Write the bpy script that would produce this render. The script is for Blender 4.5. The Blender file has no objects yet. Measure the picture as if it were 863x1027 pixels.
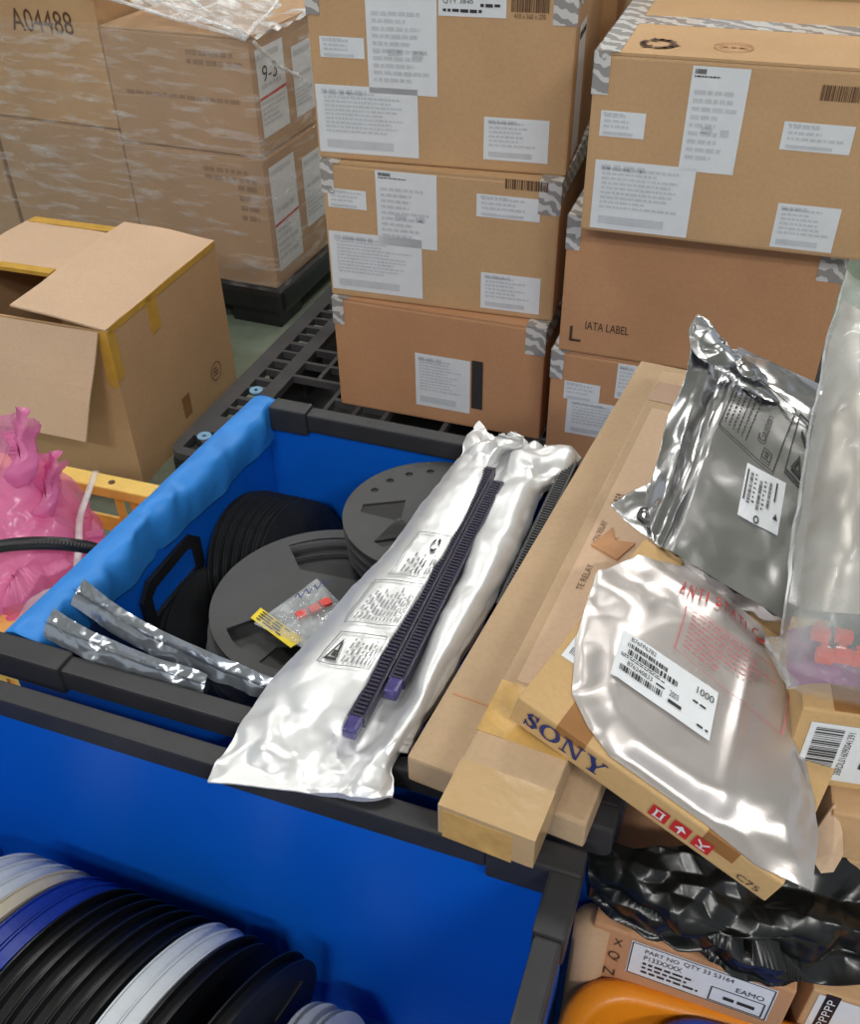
import bpy, bmesh, math, random
from mathutils import Vector, Matrix, noise, geometry
rnd = random.Random(7)
scene = bpy.context.scene
COL = scene.collection
# ------------------------------------------------------------------ camera
FPX = 972.0
_p = math.radians(39.0); _r = math.radians(-1.1)
CF = Vector((0, math.cos(_p), -math.sin(_p)))
_R = Vector((1, 0, 0)); _U = _R.cross(CF)
CR = math.cos(_r)*_R + math.sin(_r)*_U
CU = -math.sin(_r)*_R + math.cos(_r)*_U
CAM = Vector((0, 0, 1.62))
cd = bpy.data.cameras.new('camera'); co = bpy.data.objects.new('camera', cd); COL.objects.link(co)
cd.sensor_fit = 'HORIZONTAL'; cd.sensor_width = 36.0; cd.lens = FPX/863*36.0; cd.clip_start = .02
co.matrix_world = Matrix(((CR.x, CU.x, -CF.x, CAM.x), (CR.y, CU.y, -CF.y, CAM.y), (CR.z, CU.z, -CF.z, CAM.z), (0, 0, 0, 1)))
scene.camera = co
# ------------------------------------------------------------------ world, exposure
scene.view_settings.view_transform = 'Standard'; scene.view_settings.look = 'None'
scene.view_settings.gamma = 1.0; scene.view_settings.use_curve_mapping = False
scene.view_settings.exposure = 0.0
w = bpy.data.worlds.new('world'); scene.world = w; w.use_nodes = True
w.node_tree.nodes['Background'].inputs[0].default_value = (.86, .93, 1.0, 1)
w.node_tree.nodes['Background'].inputs[1].default_value = .46
LAMPS = [(-1.3, -2.1, 78, 'in front of the bins at the left'), (1.3, -2.1, 84, 'in front of the bins at the right'), (-1.5, 1.7, 24, 'above the open carton'), (1.2, 3.0, 28, 'above the right carton stack'), (-1.2, 4.5, 26, 'behind the wrapped load'), (1.3, 4.9, 30, 'far behind the right stack')]
LAMP_Z = 3.7

# ------------------------------------------------------------------ helpers
def ray(px, py): return CF + CR*((px-431.5)/FPX) - CU*((py-513.5)/FPX)
def U(px, py, z):
    d = ray(px, py); return CAM + d*((z-CAM.z)/d.z)
def hit(px, py, o, n):
    d = ray(px, py); return CAM + d*((o-CAM).dot(n)/d.dot(n))
WM = {}
def finish(o, parent, M):
    COL.objects.link(o)
    if parent is not None: o.parent = parent; WM[o] = WM[parent]
    else: o.matrix_world = M; WM[o] = M
    return o
def tag(o, label=None, cat=None, group=None, kind=None):
    if label: o['label'] = label
    if cat: o['category'] = cat
    if group: o['group'] = group
    if kind: o['kind'] = kind
    return o
def empty(name, label, cat, M, group=None):
    o = bpy.data.objects.new(name, None); o.empty_display_size = .05
    if isinstance(M, Vector): M = Matrix.Translation(M)
    finish(o, None, M); return tag(o, label, cat, group)
class MB:
    def __init__(s): s.v = []; s.f = []
    def add(s, vs, fs, M=None):
        b = len(s.v); s.v += [(M @ Vector(v)) if M else Vector(v) for v in vs]
        s.f += [tuple(i+b for i in f) for f in fs]; return s
    def box(s, x0, x1, y0, y1, z0, z1, M=None, r=0):
        if r:
            bm = bmesh.new(); bmesh.ops.create_cube(bm, size=1)
            for v in bm.verts: v.co = Vector(((x0+x1)/2+v.co.x*(x1-x0), (y0+y1)/2+v.co.y*(y1-y0), (z0+z1)/2+v.co.z*(z1-z0)))
            bmesh.ops.bevel(bm, geom=bm.edges[:], offset=r, segments=2, profile=.6, affect='EDGES')
            bm.verts.index_update(); vs = [v.co.copy() for v in bm.verts]; fs = [tuple(v.index for v in f.verts) for f in bm.faces]; bm.free()
            return s.add(vs, fs, M)
        vs = [(x, y, z) for z in (z0, z1) for y in (y0, y1) for x in (x0, x1)]
        return s.add(vs, [(0, 2, 3, 1), (4, 5, 7, 6), (0, 1, 5, 4), (2, 6, 7, 3), (0, 4, 6, 2), (1, 3, 7, 5)], M)
    def plate(s, loops, t, M=None):
        pts = [p for l in loops for p in l]; n = len(pts)
        tri = geometry.tessellate_polygon([[Vector((p[0], p[1], 0)) for p in l] for l in loops])
        vs = [(p[0], p[1], 0) for p in pts] + [(p[0], p[1], t) for p in pts]
        fs = []
        for a, b, c in tri:
            A, B, C = pts[a], pts[b], pts[c]
            if (B[0]-A[0])*(C[1]-A[1])-(B[1]-A[1])*(C[0]-A[0]) < 0: b, c = c, b
            fs += [(a+n, b+n, c+n), (c, b, a)]
        k = 0
        for l in loops:
            m = len(l)
            for i in range(m): j = (i+1) % m; fs.append((k+i, k+j, k+j+n, k+i+n))
            k += m
        return s.add(vs, fs, M)
    def grid(s, G, flip=False, wrap=False):
        nu, nv = len(G), len(G[0]); b = len(s.v); s.v += [Vector(p) for r in G for p in r]
        for i in range(nu-1):
            for j in range(nv if wrap else nv-1):
                k = (j+1) % nv
                q = (b+i*nv+j, b+i*nv+k, b+(i+1)*nv+k, b+(i+1)*nv+j)
                s.f.append(q[::-1] if flip else q)
        return s
    def tube(s, pts, r, n=8, cap=True):
        pts = [Vector(p) for p in pts]; G = []
        for i, p in enumerate(pts):
            t = (pts[min(i+1, len(pts)-1)]-pts[max(i-1, 0)]).normalized()
            a = t.cross(Vector((0, 0, 1)));  a = a.normalized() if a.length > 1e-4 else Vector((1, 0, 0)); c = a.cross(t)
            rr = r[i] if isinstance(r, (list, tuple)) else r
            G.append([p+(a*math.cos(2*math.pi*k/n)+c*math.sin(2*math.pi*k/n))*rr for k in range(n)])
        b = len(s.v); s.grid(G, wrap=True)
        if cap: s.f.append(tuple(b+k for k in range(n))); s.f.append(tuple(b+(len(pts)-1)*n+k for k in range(n))[::-1])
        return s
    def build(s, name, m, parent=None, smooth=False, recalc=True, origin=None):
        if parent is not None: inv = WM[parent].inverted(); M = None
        else:
            if origin is None:
                xs = [v.x for v in s.v]; ys = [v.y for v in s.v]; zs = [v.z for v in s.v]
                origin = Vector(((min(xs)+max(xs))/2, (min(ys)+max(ys))/2, min(zs)))
            M = Matrix.Translation(origin); inv = M.inverted()
        me = bpy.data.meshes.new(name); me.from_pydata([inv @ v for v in s.v], [], s.f)
        if recalc:
            bm = bmesh.new(); bm.from_mesh(me); bmesh.ops.recalc_face_normals(bm, faces=bm.faces[:]); bm.to_mesh(me); bm.free()
        me.materials.append(m)
        if smooth: me.polygons.foreach_set('use_smooth', [True]*len(me.polygons))
        me.update()
        return finish(bpy.data.objects.new(name, me), parent, M)
def frame(o, x, z):
    x = Vector(x).normalized(); z = Vector(z); z = (z - x*z.dot(x)).normalized(); y = z.cross(x)
    return Matrix(((x.x, y.x, z.x, o[0]), (x.y, y.y, z.y, o[1]), (x.z, y.z, z.z, o[2]), (0, 0, 0, 1)))
def YAW(o, deg): return Matrix.Translation(Vector(o)) @ Matrix.Rotation(math.radians(deg), 4, 'Z')
def catmull(P, t):
    n = len(P)-1; x = min(max(t, 0), .999999)*n; i = int(x); u = x-i
    p0, p1, p2, p3 = P[max(i-1, 0)], P[i], P[i+1], P[min(i+2, n)]
    return ((p1*2)+(p2-p0)*u+(p0*2-p1*5+p2*4-p3)*u*u+(p1*3-p0-p2*3+p3)*u**3)*.5
def spgrid(ctrl, nu, nv):
    rows = [[catmull(r, j/(nv-1)) for j in range(nv)] for r in ctrl]
    return [[catmull([r[j] for r in rows], i/(nu-1)) for j in range(nv)] for i in range(nu)]
def facet(x, y, f, seed):
    """piecewise flat creased height: random heights on a warped triangle lattice"""
    w_ = Vector((x*f*.6+seed, y*f*.6, seed*2.3)); u = x*f+.45*noise.noise(w_); v = y*f+.45*noise.noise(w_+Vector((7.7, 3.1, 0)))
    s = (u+v)*.366; a, b = u+s, v+s; i, j = math.floor(a), math.floor(b); p, q = a-i, b-j
    h = lambda m, n: noise.cell(Vector((m*1.0+.5, n*1.0+.5, seed*5.0+.5)))
    if p > q: return h(i, j)*(1-p)+h(i+1, j)*(p-q)+h(i+1, j+1)*q
    return h(i, j)*(1-q)+h(i, j+1)*(q-p)+h(i+1, j+1)*p
def ridge(p, f, seed=0):
    q = Vector(p)*f + Vector((seed*3.7, seed*1.3, seed*7.1))
    return abs(noise.noise(q))*.55 + .42*facet(p[0]+p[2]*.3, p[1]+p[2]*.7, f*1.25, seed) + .16*facet(p[0], p[1]+p[2]*.5, f*3.1, seed+3) - .3
def crumple(G, amp, f, seed=0, edge=1.0):
    nu, nv = len(G), len(G[0]); out = []
    for i in range(nu):
        row = []
        for j in range(nv):
            a = G[min(i+1, nu-1)][j]-G[max(i-1, 0)][j]; b = G[i][min(j+1, nv-1)]-G[i][max(j-1, 0)]
            n = b.cross(a); n = n.normalized() if n.length > 1e-9 else Vector((0, 0, 1))
            if n.z < 0: n = -n
            A = amp(i/(nu-1), j/(nv-1)) if callable(amp) else amp
            row.append(G[i][j]+n*A*ridge(G[i][j], f, seed))
        out.append(row)
    return out
def pillow(mb, G, zb):
    """close a top sheet with an underside at height zb(i/nu) (world z)"""
    nu, nv = len(G), len(G[0])
    B = [[Vector((p.x, p.y, min(p.z-.002, zb(i/(nu-1)) if callable(zb) else zb))) for p in r] for i, r in enumerate(G)]
    mb.grid(G); mb.grid(B, flip=True)
    mb.grid([G[0], B[0]]); mb.grid([G[-1], B[-1]]); mb.grid([[r[0] for r in G], [r[0] for r in B]]); mb.grid([[r[-1] for r in G], [r[-1] for r in B]])
    return mb
def circle(r, n=48, cx=0, cy=0, a0=0): return [(cx+r*math.cos(a0+2*math.pi*i/n), cy+r*math.sin(a0+2*math.pi*i/n)) for i in range(n)]
def lerp(a, b, t): return a+(b-a)*t

# ------------------------------------------------------------------ materials
def srgb(*c): return tuple((x/255/12.92 if x/255 <= .04045 else ((x/255+.055)/1.055)**2.4) for x in c)+(1,)
def newmat(name):
    m = bpy.data.materials.new(name); m.use_nodes = True; nt = m.node_tree; b = nt.nodes['Principled BSDF']
    return m, nt, b
def nd(nt, t, **k):
    n = nt.nodes.new(t)
    for a, v in k.items(): setattr(n, a, v)
    return n
def coords(nt, scale=(1, 1, 1), rot=(0, 0, 0)):
    tc = nd(nt, 'ShaderNodeTexCoord'); mp = nd(nt, 'ShaderNodeMapping'); mp.inputs['Scale'].default_value = scale; mp.inputs['Rotation'].default_value = rot
    nt.links.new(tc.outputs['Object'], mp.inputs[0]); return mp.outputs[0]
def ntex(nt, vec, scale, detail=4, rough=.55):
    n = nd(nt, 'ShaderNodeTexNoise'); n.inputs['Scale'].default_value = scale; n.inputs['Detail'].default_value = detail; n.inputs['Roughness'].default_value = rough
    nt.links.new(vec, n.inputs['Vector']); return n.outputs['Fac']
def ramp(nt, fac, stops):
    r = nd(nt, 'ShaderNodeValToRGB'); e = r.color_ramp.elements
    while len(e) < len(stops): e.new(.5)
    for q, (p, c) in zip(e, stops): q.position = p; q.color = c
    nt.links.new(fac, r.inputs[0]); return r.outputs[0]
def bump(nt, b, h, strength, dist=.01):
    n = nd(nt, 'ShaderNodeBump'); n.inputs['Strength'].default_value = strength; n.inputs['Distance'].default_value = dist
    nt.links.new(h, n.inputs['Height']); nt.links.new(n.outputs[0], b.inputs['Normal']); return n
def plain(name, c, rough=.5, metal=0, var=.08, scale=30, bmp=0, spec=.5):
    m, nt, b = newmat(name); v = coords(nt); f = ntex(nt, v, scale)
    lo = tuple(x*(1-var) for x in c[:3])+(1,); hi = tuple(min(1, x*(1+var)) for x in c[:3])+(1,)
    nt.links.new(ramp(nt, f, [(.3, lo), (.7, hi)]), b.inputs['Base Color'])
    b.inputs['Roughness'].default_value = rough; b.inputs['Metallic'].default_value = metal; b.inputs['Specular IOR Level'].default_value = spec
    if bmp: bump(nt, b, f, bmp, .004)
    return m
def cardboard(name, c, flute=(1, 0, 0), wear=.1):
    m, nt, b = newmat(name); v = coords(nt)
    f = ntex(nt, v, 3.5, 5, .6); fine = ntex(nt, coords(nt, (1, 1, 1)), 140, 2)
    lo = tuple(x*(1-wear) for x in c[:3])+(1,); hi = tuple(min(1, x*(1+wear*.8)) for x in c[:3])+(1,)
    r = ramp(nt, f, [(.32, lo), (.68, hi)])
    mx = nd(nt, 'ShaderNodeMixRGB', blend_type='MULTIPLY'); mx.inputs[0].default_value = .25
    nt.links.new(r, mx.inputs[1]); nt.links.new(ramp(nt, fine, [(.35, (.8, .78, .75, 1)), (.6, (1, 1, 1, 1))]), mx.inputs[2])
    nt.links.new(mx.outputs[0], b.inputs['Base Color']); b.inputs['Roughness'].default_value = .82; b.inputs['Specular IOR Level'].default_value = .25
    bump(nt, b, f, .25, .004); return m
def foilmat(name, c, rough, bstr=.35, scale=40, metal=1.0, dist=.004):
    m, nt, b = newmat(name); v = coords(nt)
    n1 = ntex(nt, v, scale, 3, .5); vo = nd(nt, 'ShaderNodeTexVoronoi', feature='DISTANCE_TO_EDGE'); vo.inputs['Scale'].default_value = scale*.7
    nt.links.new(v, vo.inputs['Vector'])
    ad = nd(nt, 'ShaderNodeMath', operation='MULTIPLY_ADD'); nt.links.new(vo.outputs[0], ad.inputs[0]); ad.inputs[1].default_value = .5; nt.links.new(n1, ad.inputs[2])
    b.inputs['Base Color'].default_value = c; b.inputs['Metallic'].default_value = metal; b.inputs['Roughness'].default_value = rough
    bump(nt, b, ad.outputs[0], bstr, dist); return m
def film(name, c, base, hi, scale=(1, 1, 1), tex=20, rough=.12, metal=0.0, lo=.45, up=.7):
    """clear plastic film: transparent, with glossy wrinkles where the noise is high"""
    m, nt, b = newmat(name); v = coords(nt, scale); f = ntex(nt, v, tex, 4, .6)
    b.inputs['Base Color'].default_value = c; b.inputs['Roughness'].default_value = rough; b.inputs['Metallic'].default_value = metal
    bump(nt, b, f, .5, .006)
    tr = nd(nt, 'ShaderNodeBsdfTransparent'); mx = nd(nt, 'ShaderNodeMixShader')
    fac = ramp(nt, f, [(lo, (base,)*3+(1,)), (up, (hi,)*3+(1,))])
    nt.links.new(fac, mx.inputs[0]); nt.links.new(tr.outputs[0], mx.inputs[1]); nt.links.new(b.outputs[0], mx.inputs[2])
    nt.links.new(mx.outputs[0], nt.nodes['Material Output'].inputs[0]); return m
K = {}
K['box_a'] = cardboard('kraft_carton', srgb(196, 160, 120), wear=.07)
K['box_b'] = cardboard('red_kraft_carton', srgb(192, 144, 106), wear=.07)
K['box_c'] = cardboard('pale_kraft_carton', srgb(188, 161, 130))
K['box_d'] = cardboard('dusty_carton', srgb(184, 152, 120), wear=.06)
K['box_in'] = cardboard('inner_kraft', srgb(208, 178, 150), wear=.05)
K['sony'] = cardboard('yellow_kraft_carton', srgb(198, 164, 116), wear=.06)
K['paper'] = plain('label_paper', srgb(222, 226, 230), .55, var=.03)
K['ink'] = plain('black_ink', srgb(52, 50, 52), .6)
K['ink_soft'] = plain('grey_print', srgb(196, 200, 205), .6)
K['ink_grey'] = plain('foil_print', srgb(138, 141, 144), .6)
K['ink_brown'] = plain('brown_print', srgb(96, 68, 46), .7)
K['ink_faint'] = plain('faint_print', srgb(150, 120, 92), .7)
K['ink_dark'] = plain('carton_print', srgb(70, 54, 42), .7)
K['red'] = plain('red_ink', srgb(196, 44, 44), .5)
K['pinkred'] = plain('faded_red_ink', srgb(196, 110, 116), .5)
K['navy'] = plain('navy_ink', srgb(34, 48, 112), .55)
K['blue_wall'] = plain('blue_sheet', srgb(3, 94, 204), .42, var=.05, scale=6, bmp=.08)
K['blue_cover'] = plain('blue_cover_sheet', srgb(44, 132, 216), .5, var=.07, scale=9, bmp=.3)
K['rim'] = plain('black_rim', srgb(46, 46, 49), .5, var=.15, scale=25, bmp=.1)
K['black'] = plain('black_plastic', srgb(30, 31, 33), .42, var=.15)
K['pallet'] = plain('pallet_plastic', srgb(66, 66, 68), .6, var=.18, scale=12, bmp=.15)
K['cap'] = plain('grommet_blue', srgb(130, 178, 216), .5)
K['reel'] = plain('reel_dark_grey', srgb(66, 66, 67), .55, var=.07, scale=18)
K['reel_black'] = plain('reel_black', srgb(15, 16, 17), .42, var=.15)
K['reel_edge'] = plain('reel_black_gloss', srgb(42, 43, 45), .24, var=.15)
K['reel_white'] = plain('reel_white', srgb(196, 202, 206), .5, var=.05)
K['reel_cream'] = plain('reel_cream', srgb(190, 180, 158), .5, var=.06)
K['reel_blue'] = plain('reel_blue', srgb(18, 46, 140), .45)
K['tape_core'] = plain('carrier_tape', srgb(16, 16, 17), .5)
K['green'] = plain('reel_green', srgb(38, 54, 44), .5)
K['yellow'] = plain('crate_yellow', srgb(244, 204, 104), .45, var=.06)
K['yellow_label'] = plain('yellow_label', srgb(232, 206, 30), .5)
K['orange'] = plain('tray_orange', srgb(214, 128, 22), .38, var=.05, scale=8)
K['tray_blue'] = plain('tray_blue', srgb(24, 62, 160), .4)
K['purple'] = plain('tube_purple', srgb(42, 38, 58), .32, var=.2, scale=60)
K['plug'] = plain('plug_violet', srgb(66, 60, 118), .25, var=.3, scale=60)
K['redplastic'] = plain('connector_red', srgb(214, 50, 34), .35)
K['mag'] = plain('purple_lining', srgb(140, 80, 130), .4, var=.25, scale=25)
K['foil_white'] = foilmat('matte_white_foil', srgb(236, 237, 238), .40, .22, 26, .6)
K['foil'] = foilmat('silver_foil', srgb(206, 206, 208), .24, .05, 10, 1.0)
K['foil_soft'] = foilmat('satin_foil', srgb(206, 200, 197), .36, .05, 9, .7)
K['bagblack'] = foilmat('black_bag', srgb(16, 18, 18), .3, .25, 16, 0.0, .006)
K['tape_brown'] = plain('brown_tape', srgb(150, 106, 62), .3, var=.08)
K['tape_yellow'] = plain('yellowed_tape', srgb(194, 156, 92), .2, var=.2, scale=30, bmp=.25)
K['tape_clear'] = foilmat('wrinkled_clear_tape', srgb(188, 158, 116), .2, .22, 26, 0.0, .005)
K['edge_tape'] = plain('ochre_tape', srgb(204, 160, 70), .3, var=.1)
K['wrap'] = film('stretch_wrap', (.9, .91, .92, 1), .06, .55, (1.6, 1.6, 8), 5, .12, lo=.5, up=.78)
K['wrap_fold'] = film('bunched_stretch_wrap', (.92, .93, .94, 1), .26, .85, (3, 3, 3), 5, .16, lo=.42, up=.66)
K['clear'] = film('clear_bag_film', (.74, .77, .76, 1), .14, .40, (1, 1, 1), 9, .10, lo=.42, up=.66)
K['grey_pouch'] = foilmat('grey_pouch', srgb(172, 166, 158), .32, .12, 14, .45)
K['zip'] = film('zip_bag_film', (.72, .76, .78, 1), .22, .5, (1, 1, 1), 18, .1)
K['esd'] = film('grey_shielding_film', (.10, .12, .17, 1), .55, .8, (1, 1, 1), 14, .12, .3)
K['esd_edge'] = foilmat('shielding_film_edge', srgb(170, 176, 184), .2, .12, 25, .75)
K['clear_strip'] = film('clear_strip', (.9, .9, .9, 1), .4, .6, (1, 1, 1), 20)
def pinkmat():
    m, nt, b = newmat('pink_antistatic_film'); v = coords(nt); f = ntex(nt, v, 22, 4)
    b.inputs['Base Color'].default_value = srgb(250, 156, 206); b.inputs['Roughness'].default_value = .2; bump(nt, b, f, .3, .005)
    tl = nd(nt, 'ShaderNodeBsdfTranslucent'); tl.inputs[0].default_value = srgb(255, 160, 214); tr = nd(nt, 'ShaderNodeBsdfTransparent'); tr.inputs[0].default_value = (1, .70, .86, 1)
    m1 = nd(nt, 'ShaderNodeMixShader'); m1.inputs[0].default_value = .35; nt.links.new(b.outputs[0], m1.inputs[1]); nt.links.new(tl.outputs[0], m1.inputs[2])
    m2 = nd(nt, 'ShaderNodeMixShader'); m2.inputs[0].default_value = .32; nt.links.new(m1.outputs[0], m2.inputs[1]); nt.links.new(tr.outputs[0], m2.inputs[2])
    nt.links.new(m2.outputs[0], nt.nodes['Material Output'].inputs[0]); return m
K['pink'] = pinkmat()
def tapemat():
    m, nt, b = newmat('printed_grey_tape'); v = coords(nt, (1, 1, 1), (.5, .6, .7))
    wv = nd(nt, 'ShaderNodeTexWave', wave_type='BANDS', bands_direction='DIAGONAL'); wv.inputs['Scale'].default_value = 15; wv.inputs['Distortion'].default_value = 5.0; wv.inputs['Detail'].default_value = 2; wv.inputs['Detail Scale'].default_value = 2.2
    nt.links.new(v, wv.inputs['Vector'])
    nt.links.new(ramp(nt, wv.outputs['Fac'], [(.5, srgb(150, 147, 145)), (.62, srgb(206, 205, 203))]), b.inputs['Base Color'])
    b.inputs['Roughness'].default_value = .25; return m
K['tape'] = tapemat()
def floormat():
    m, nt, b = newmat('green_grey_floor'); v = coords(nt); f = ntex(nt, v, 1.4, 6, .65); g = ntex(nt, v, 30, 4, .6)
    mx = nd(nt, 'ShaderNodeMixRGB', blend_type='MULTIPLY'); mx.inputs[0].default_value = .5
    nt.links.new(ramp(nt, f, [(.3, srgb(104, 120, 104)), (.7, srgb(138, 146, 130))]), mx.inputs[1]); nt.links.new(ramp(nt, g, [(.3, (.7, .7, .7, 1)), (.6, (1, 1, 1, 1))]), mx.inputs[2])
    nt.links.new(mx.outputs[0], b.inputs['Base Color']); b.inputs['Roughness'].default_value = .45; return m
K['floor'] = floormat()
K['wallpaint'] = plain('wall_paint', srgb(206, 203, 196), .8, var=.03, scale=2)
K['lamp_white'] = plain('lamp_housing', srgb(226, 228, 230), .5)
def emit(name, c, s):
    m, nt, b = newmat(name); b.inputs['Base Color'].default_value = c; b.inputs['Emission Color'].default_value = c; b.inputs['Emission Strength'].default_value = s; return m
K['tube'] = emit('fluorescent_tube', (1, .98, .94, 1), 16)

# ------------------------------------------------------------------ print and labels
_tc = {}
def textmesh(body):
    if body not in _tc:
        cu = bpy.data.curves.new('t', 'FONT'); cu.body = body; cu.size = 1; cu.resolution_u = 3
        ob = bpy.data.objects.new('t', cu); COL.objects.link(ob)
        me = bpy.data.meshes.new_from_object(ob)
        vs = [v.co.copy() for v in me.vertices]; fs = [tuple(p.vertices) for p in me.polygons]
        COL.objects.unlink(ob); bpy.data.objects.remove(ob); bpy.data.curves.remove(cu); bpy.data.meshes.remove(me)
        x0 = min(v.x for v in vs); x1 = max(v.x for v in vs); y0 = min(v.y for v in vs); y1 = max(v.y for v in vs)
        _tc[body] = ([((v.x-x0)/(x1-x0), (v.y-y0)/(y1-y0)) for v in vs], fs)
    return _tc[body]
class Print:
    """flat marks in label coordinates (u right, v up), mapped on to a surface"""
    def __init__(s): s.p = []; s.f = []
    def quad(s, x0, y0, x1, y1):
        b = len(s.p); s.p += [(x0, y0), (x1, y0), (x1, y1), (x0, y1)]; s.f.append((b, b+1, b+2, b+3)); return s
    def poly(s, pts):
        b = len(s.p); s.p += list(pts)
        for t in geometry.tessellate_polygon([[Vector((x, y, 0)) for x, y in pts]]): s.f.append(tuple(b+i for i in t))
        return s
    def loops(s, loops):
        b = len(s.p); s.p += [q for l in loops for q in l]
        for t in geometry.tessellate_polygon([[Vector((x, y, 0)) for x, y in l] for l in loops]): s.f.append(tuple(b+i for i in t))
        return s
    def stroke(s, pts, wd, closed=False):
        n = len(pts)
        for i in range(n if closed else n-1):
            a = Vector(pts[i]+(0,)); c = Vector(pts[(i+1) % n]+(0,)); d = c-a
            if d.length < 1e-7: continue
            k = max(1, int(d.length/.012)); o = Vector((-d.y, d.x, 0)).normalized()*wd/2; e = d.normalized()*wd*.35
            for q in range(k):
                p0 = a-e+(d+2*e)*(q/k); p1 = a-e+(d+2*e)*((q+1)/k); b = len(s.p)
                s.p += [((p0-o).x, (p0-o).y), ((p1-o).x, (p1-o).y), ((p1+o).x, (p1+o).y), ((p0+o).x, (p0+o).y)]; s.f.append((b, b+1, b+2, b+3))
        return s
    def rect(s, x0, y0, x1, y1, wd): return s.stroke([(x0, y0), (x1, y0), (x1, y1), (x0, y1)], wd, True)
    def text(s, body, x0, y0, x1, y1, rot=0):
        vs, fs = textmesh(body); b = len(s.p); w, h = x1-x0, y1-y0
        for u, v in vs:
            if rot == 90: u, v = 1-v, u
            elif rot == -90: u, v = v, 1-u
            elif rot == 180: u, v = 1-u, 1-v
            s.p.append((x0+u*w, y0+v*h))
        s.f += [tuple(i+b for i in f) for f in fs]; return s
    def line(s, x0, y0, x1, y1, h=None):
        """a run of word-like dashes"""
        x = x0
        while x < x1:
            wd = rnd.uniform(.6, 2.2)*(y1-y0)*1.3; e = min(x+wd, x1); yy = y0 + rnd.uniform(0, .15)*(y1-y0); s.quad(x, yy, e, y1); x = e+(y1-y0)*.5
        return s
    def para(s, x0, y0, x1, y1, n):
        h = (y1-y0)/n
        for i in range(n):
            s.line(x0, y1-(i+.72)*h, lerp(x0, x1, rnd.uniform(.55, 1)), y1-(i+.2)*h)
        return s
    def barcode(s, x0, y0, x1, y1, vert=False):
        L = (y1-y0) if vert else (x1-x0); x = 0; u = L/70
        while x < L:
            wd = u*rnd.choice((1, 1, 2, 3))
            if vert: s.quad(x0, y0+x, x1, min(y0+x+wd, y1))
            else: s.quad(x0+x, y0, min(x0+x+wd, x1), y1)
            x += wd+u*rnd.choice((1, 1, 2))
        return s
    def build(s, name, m, parent, mp, off=.0016):
        mb = MB(); mb.v = [mp(x, y, off) for x, y in s.p]; mb.f = s.f
        return mb.build(name, m, parent, recalc=False)
def sheet(name, m, parent, mp, x0, y0, x1, y1, n=1, off=.0008):
    mb = MB(); G = [[mp(lerp(x0, x1, j/n), lerp(y0, y1, i/n), off) for j in range(n+1)] for i in range(n+1)]
    mb.grid(G); return mb.build(name, m, parent, recalc=False, smooth=n > 1)
def label(parent, mp, x0, y0, x1, y1, kind='soft', n=1):
    lb = sheet('label', K['paper'], parent, mp, x0, y0, x1, y1, n); w, h = x1-x0, y1-y0
    X = lambda t: x0+w*t
    Y = lambda t: y0+h*t
    if kind == 'soft':
        p = Print(); k = max(2, int(h/.014)); p.para(X(.08), Y(.3), X(.9), Y(.92), k); p.quad(X(.08), Y(.08), X(.75), Y(.2)); p.build('print', K['ink_soft'], lb, mp)
        q = Print(); q.line(X(.06), Y(.86), X(.5), Y(.94)); q.build('print', K['ink_soft'], lb, mp)
    elif kind == 'tall':
        p = Print(); p.para(X(.08), Y(.1), X(.9), Y(.8), max(3, int(h/.02))); p.quad(X(.3), Y(.38), X(.5), Y(.44)); p.quad(X(.65), Y(.36), X(.8), Y(.43)); p.build('print', K['ink_soft'], lb, mp)
        q = Print(); q.barcode(X(.05), Y(.93), X(.25), Y(.975)); q.line(X(.05), Y(.9), X(.5), Y(.915)); q.build('print', K['ink'], lb, mp)
    return lb

# ------------------------------------------------------------------ the room
mb = MB().box(-6, 6, -4, 8, -.1, 0); tag(mb.build('floor', K['floor']), 'green grey painted concrete floor', 'floor', kind='structure')
mb = MB().box(-6, 6, 8, 8.15, 0, 5); tag(mb.build('wall_back', K['wallpaint']), 'pale painted wall far behind the pallets', 'wall', kind='structure')
mb = MB().box(-6, 6, -4, 8.15, 4.2, 4.3); tag(mb.build('ceiling', K['wallpaint']), 'pale warehouse ceiling', 'ceiling', kind='structure')
for i, (x, y, e, wh) in enumerate(LAMPS):
    L = empty('ceiling_lamp', 'long white twin tube ceiling lamp hanging '+wh, 'lamp', Vector((x, y, LAMP_Z)), 'ceiling lamps')
    MB().box(x-.62, x+.62, y-.03, y+.03, LAMP_Z+.03, LAMP_Z+.09, r=.01).build('housing', K['lamp_white'], L)
    for s in (-.55, .55): MB().tube([(x+s, y, LAMP_Z+.09), (x+s, y, 4.2)], .006).build('hanger', K['lamp_white'], L)
    for s in (-.045, .045): MB().tube([(x-.6, y+s, LAMP_Z), (x+.6, y+s, LAMP_Z)], .016, 10).build('fluorescent_tube', K['tube'], L)
    ld = bpy.data.lights.new('lamp_light', 'AREA'); ld.shape = 'RECTANGLE'; ld.size = 1.2; ld.size_y = .25; ld.energy = e; ld.color = (1, .985, .955)
    lo = bpy.data.objects.new('lamp_light', ld); COL.objects.link(lo); lo.parent = L; lo.location = (0, 0, -.03)

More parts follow.
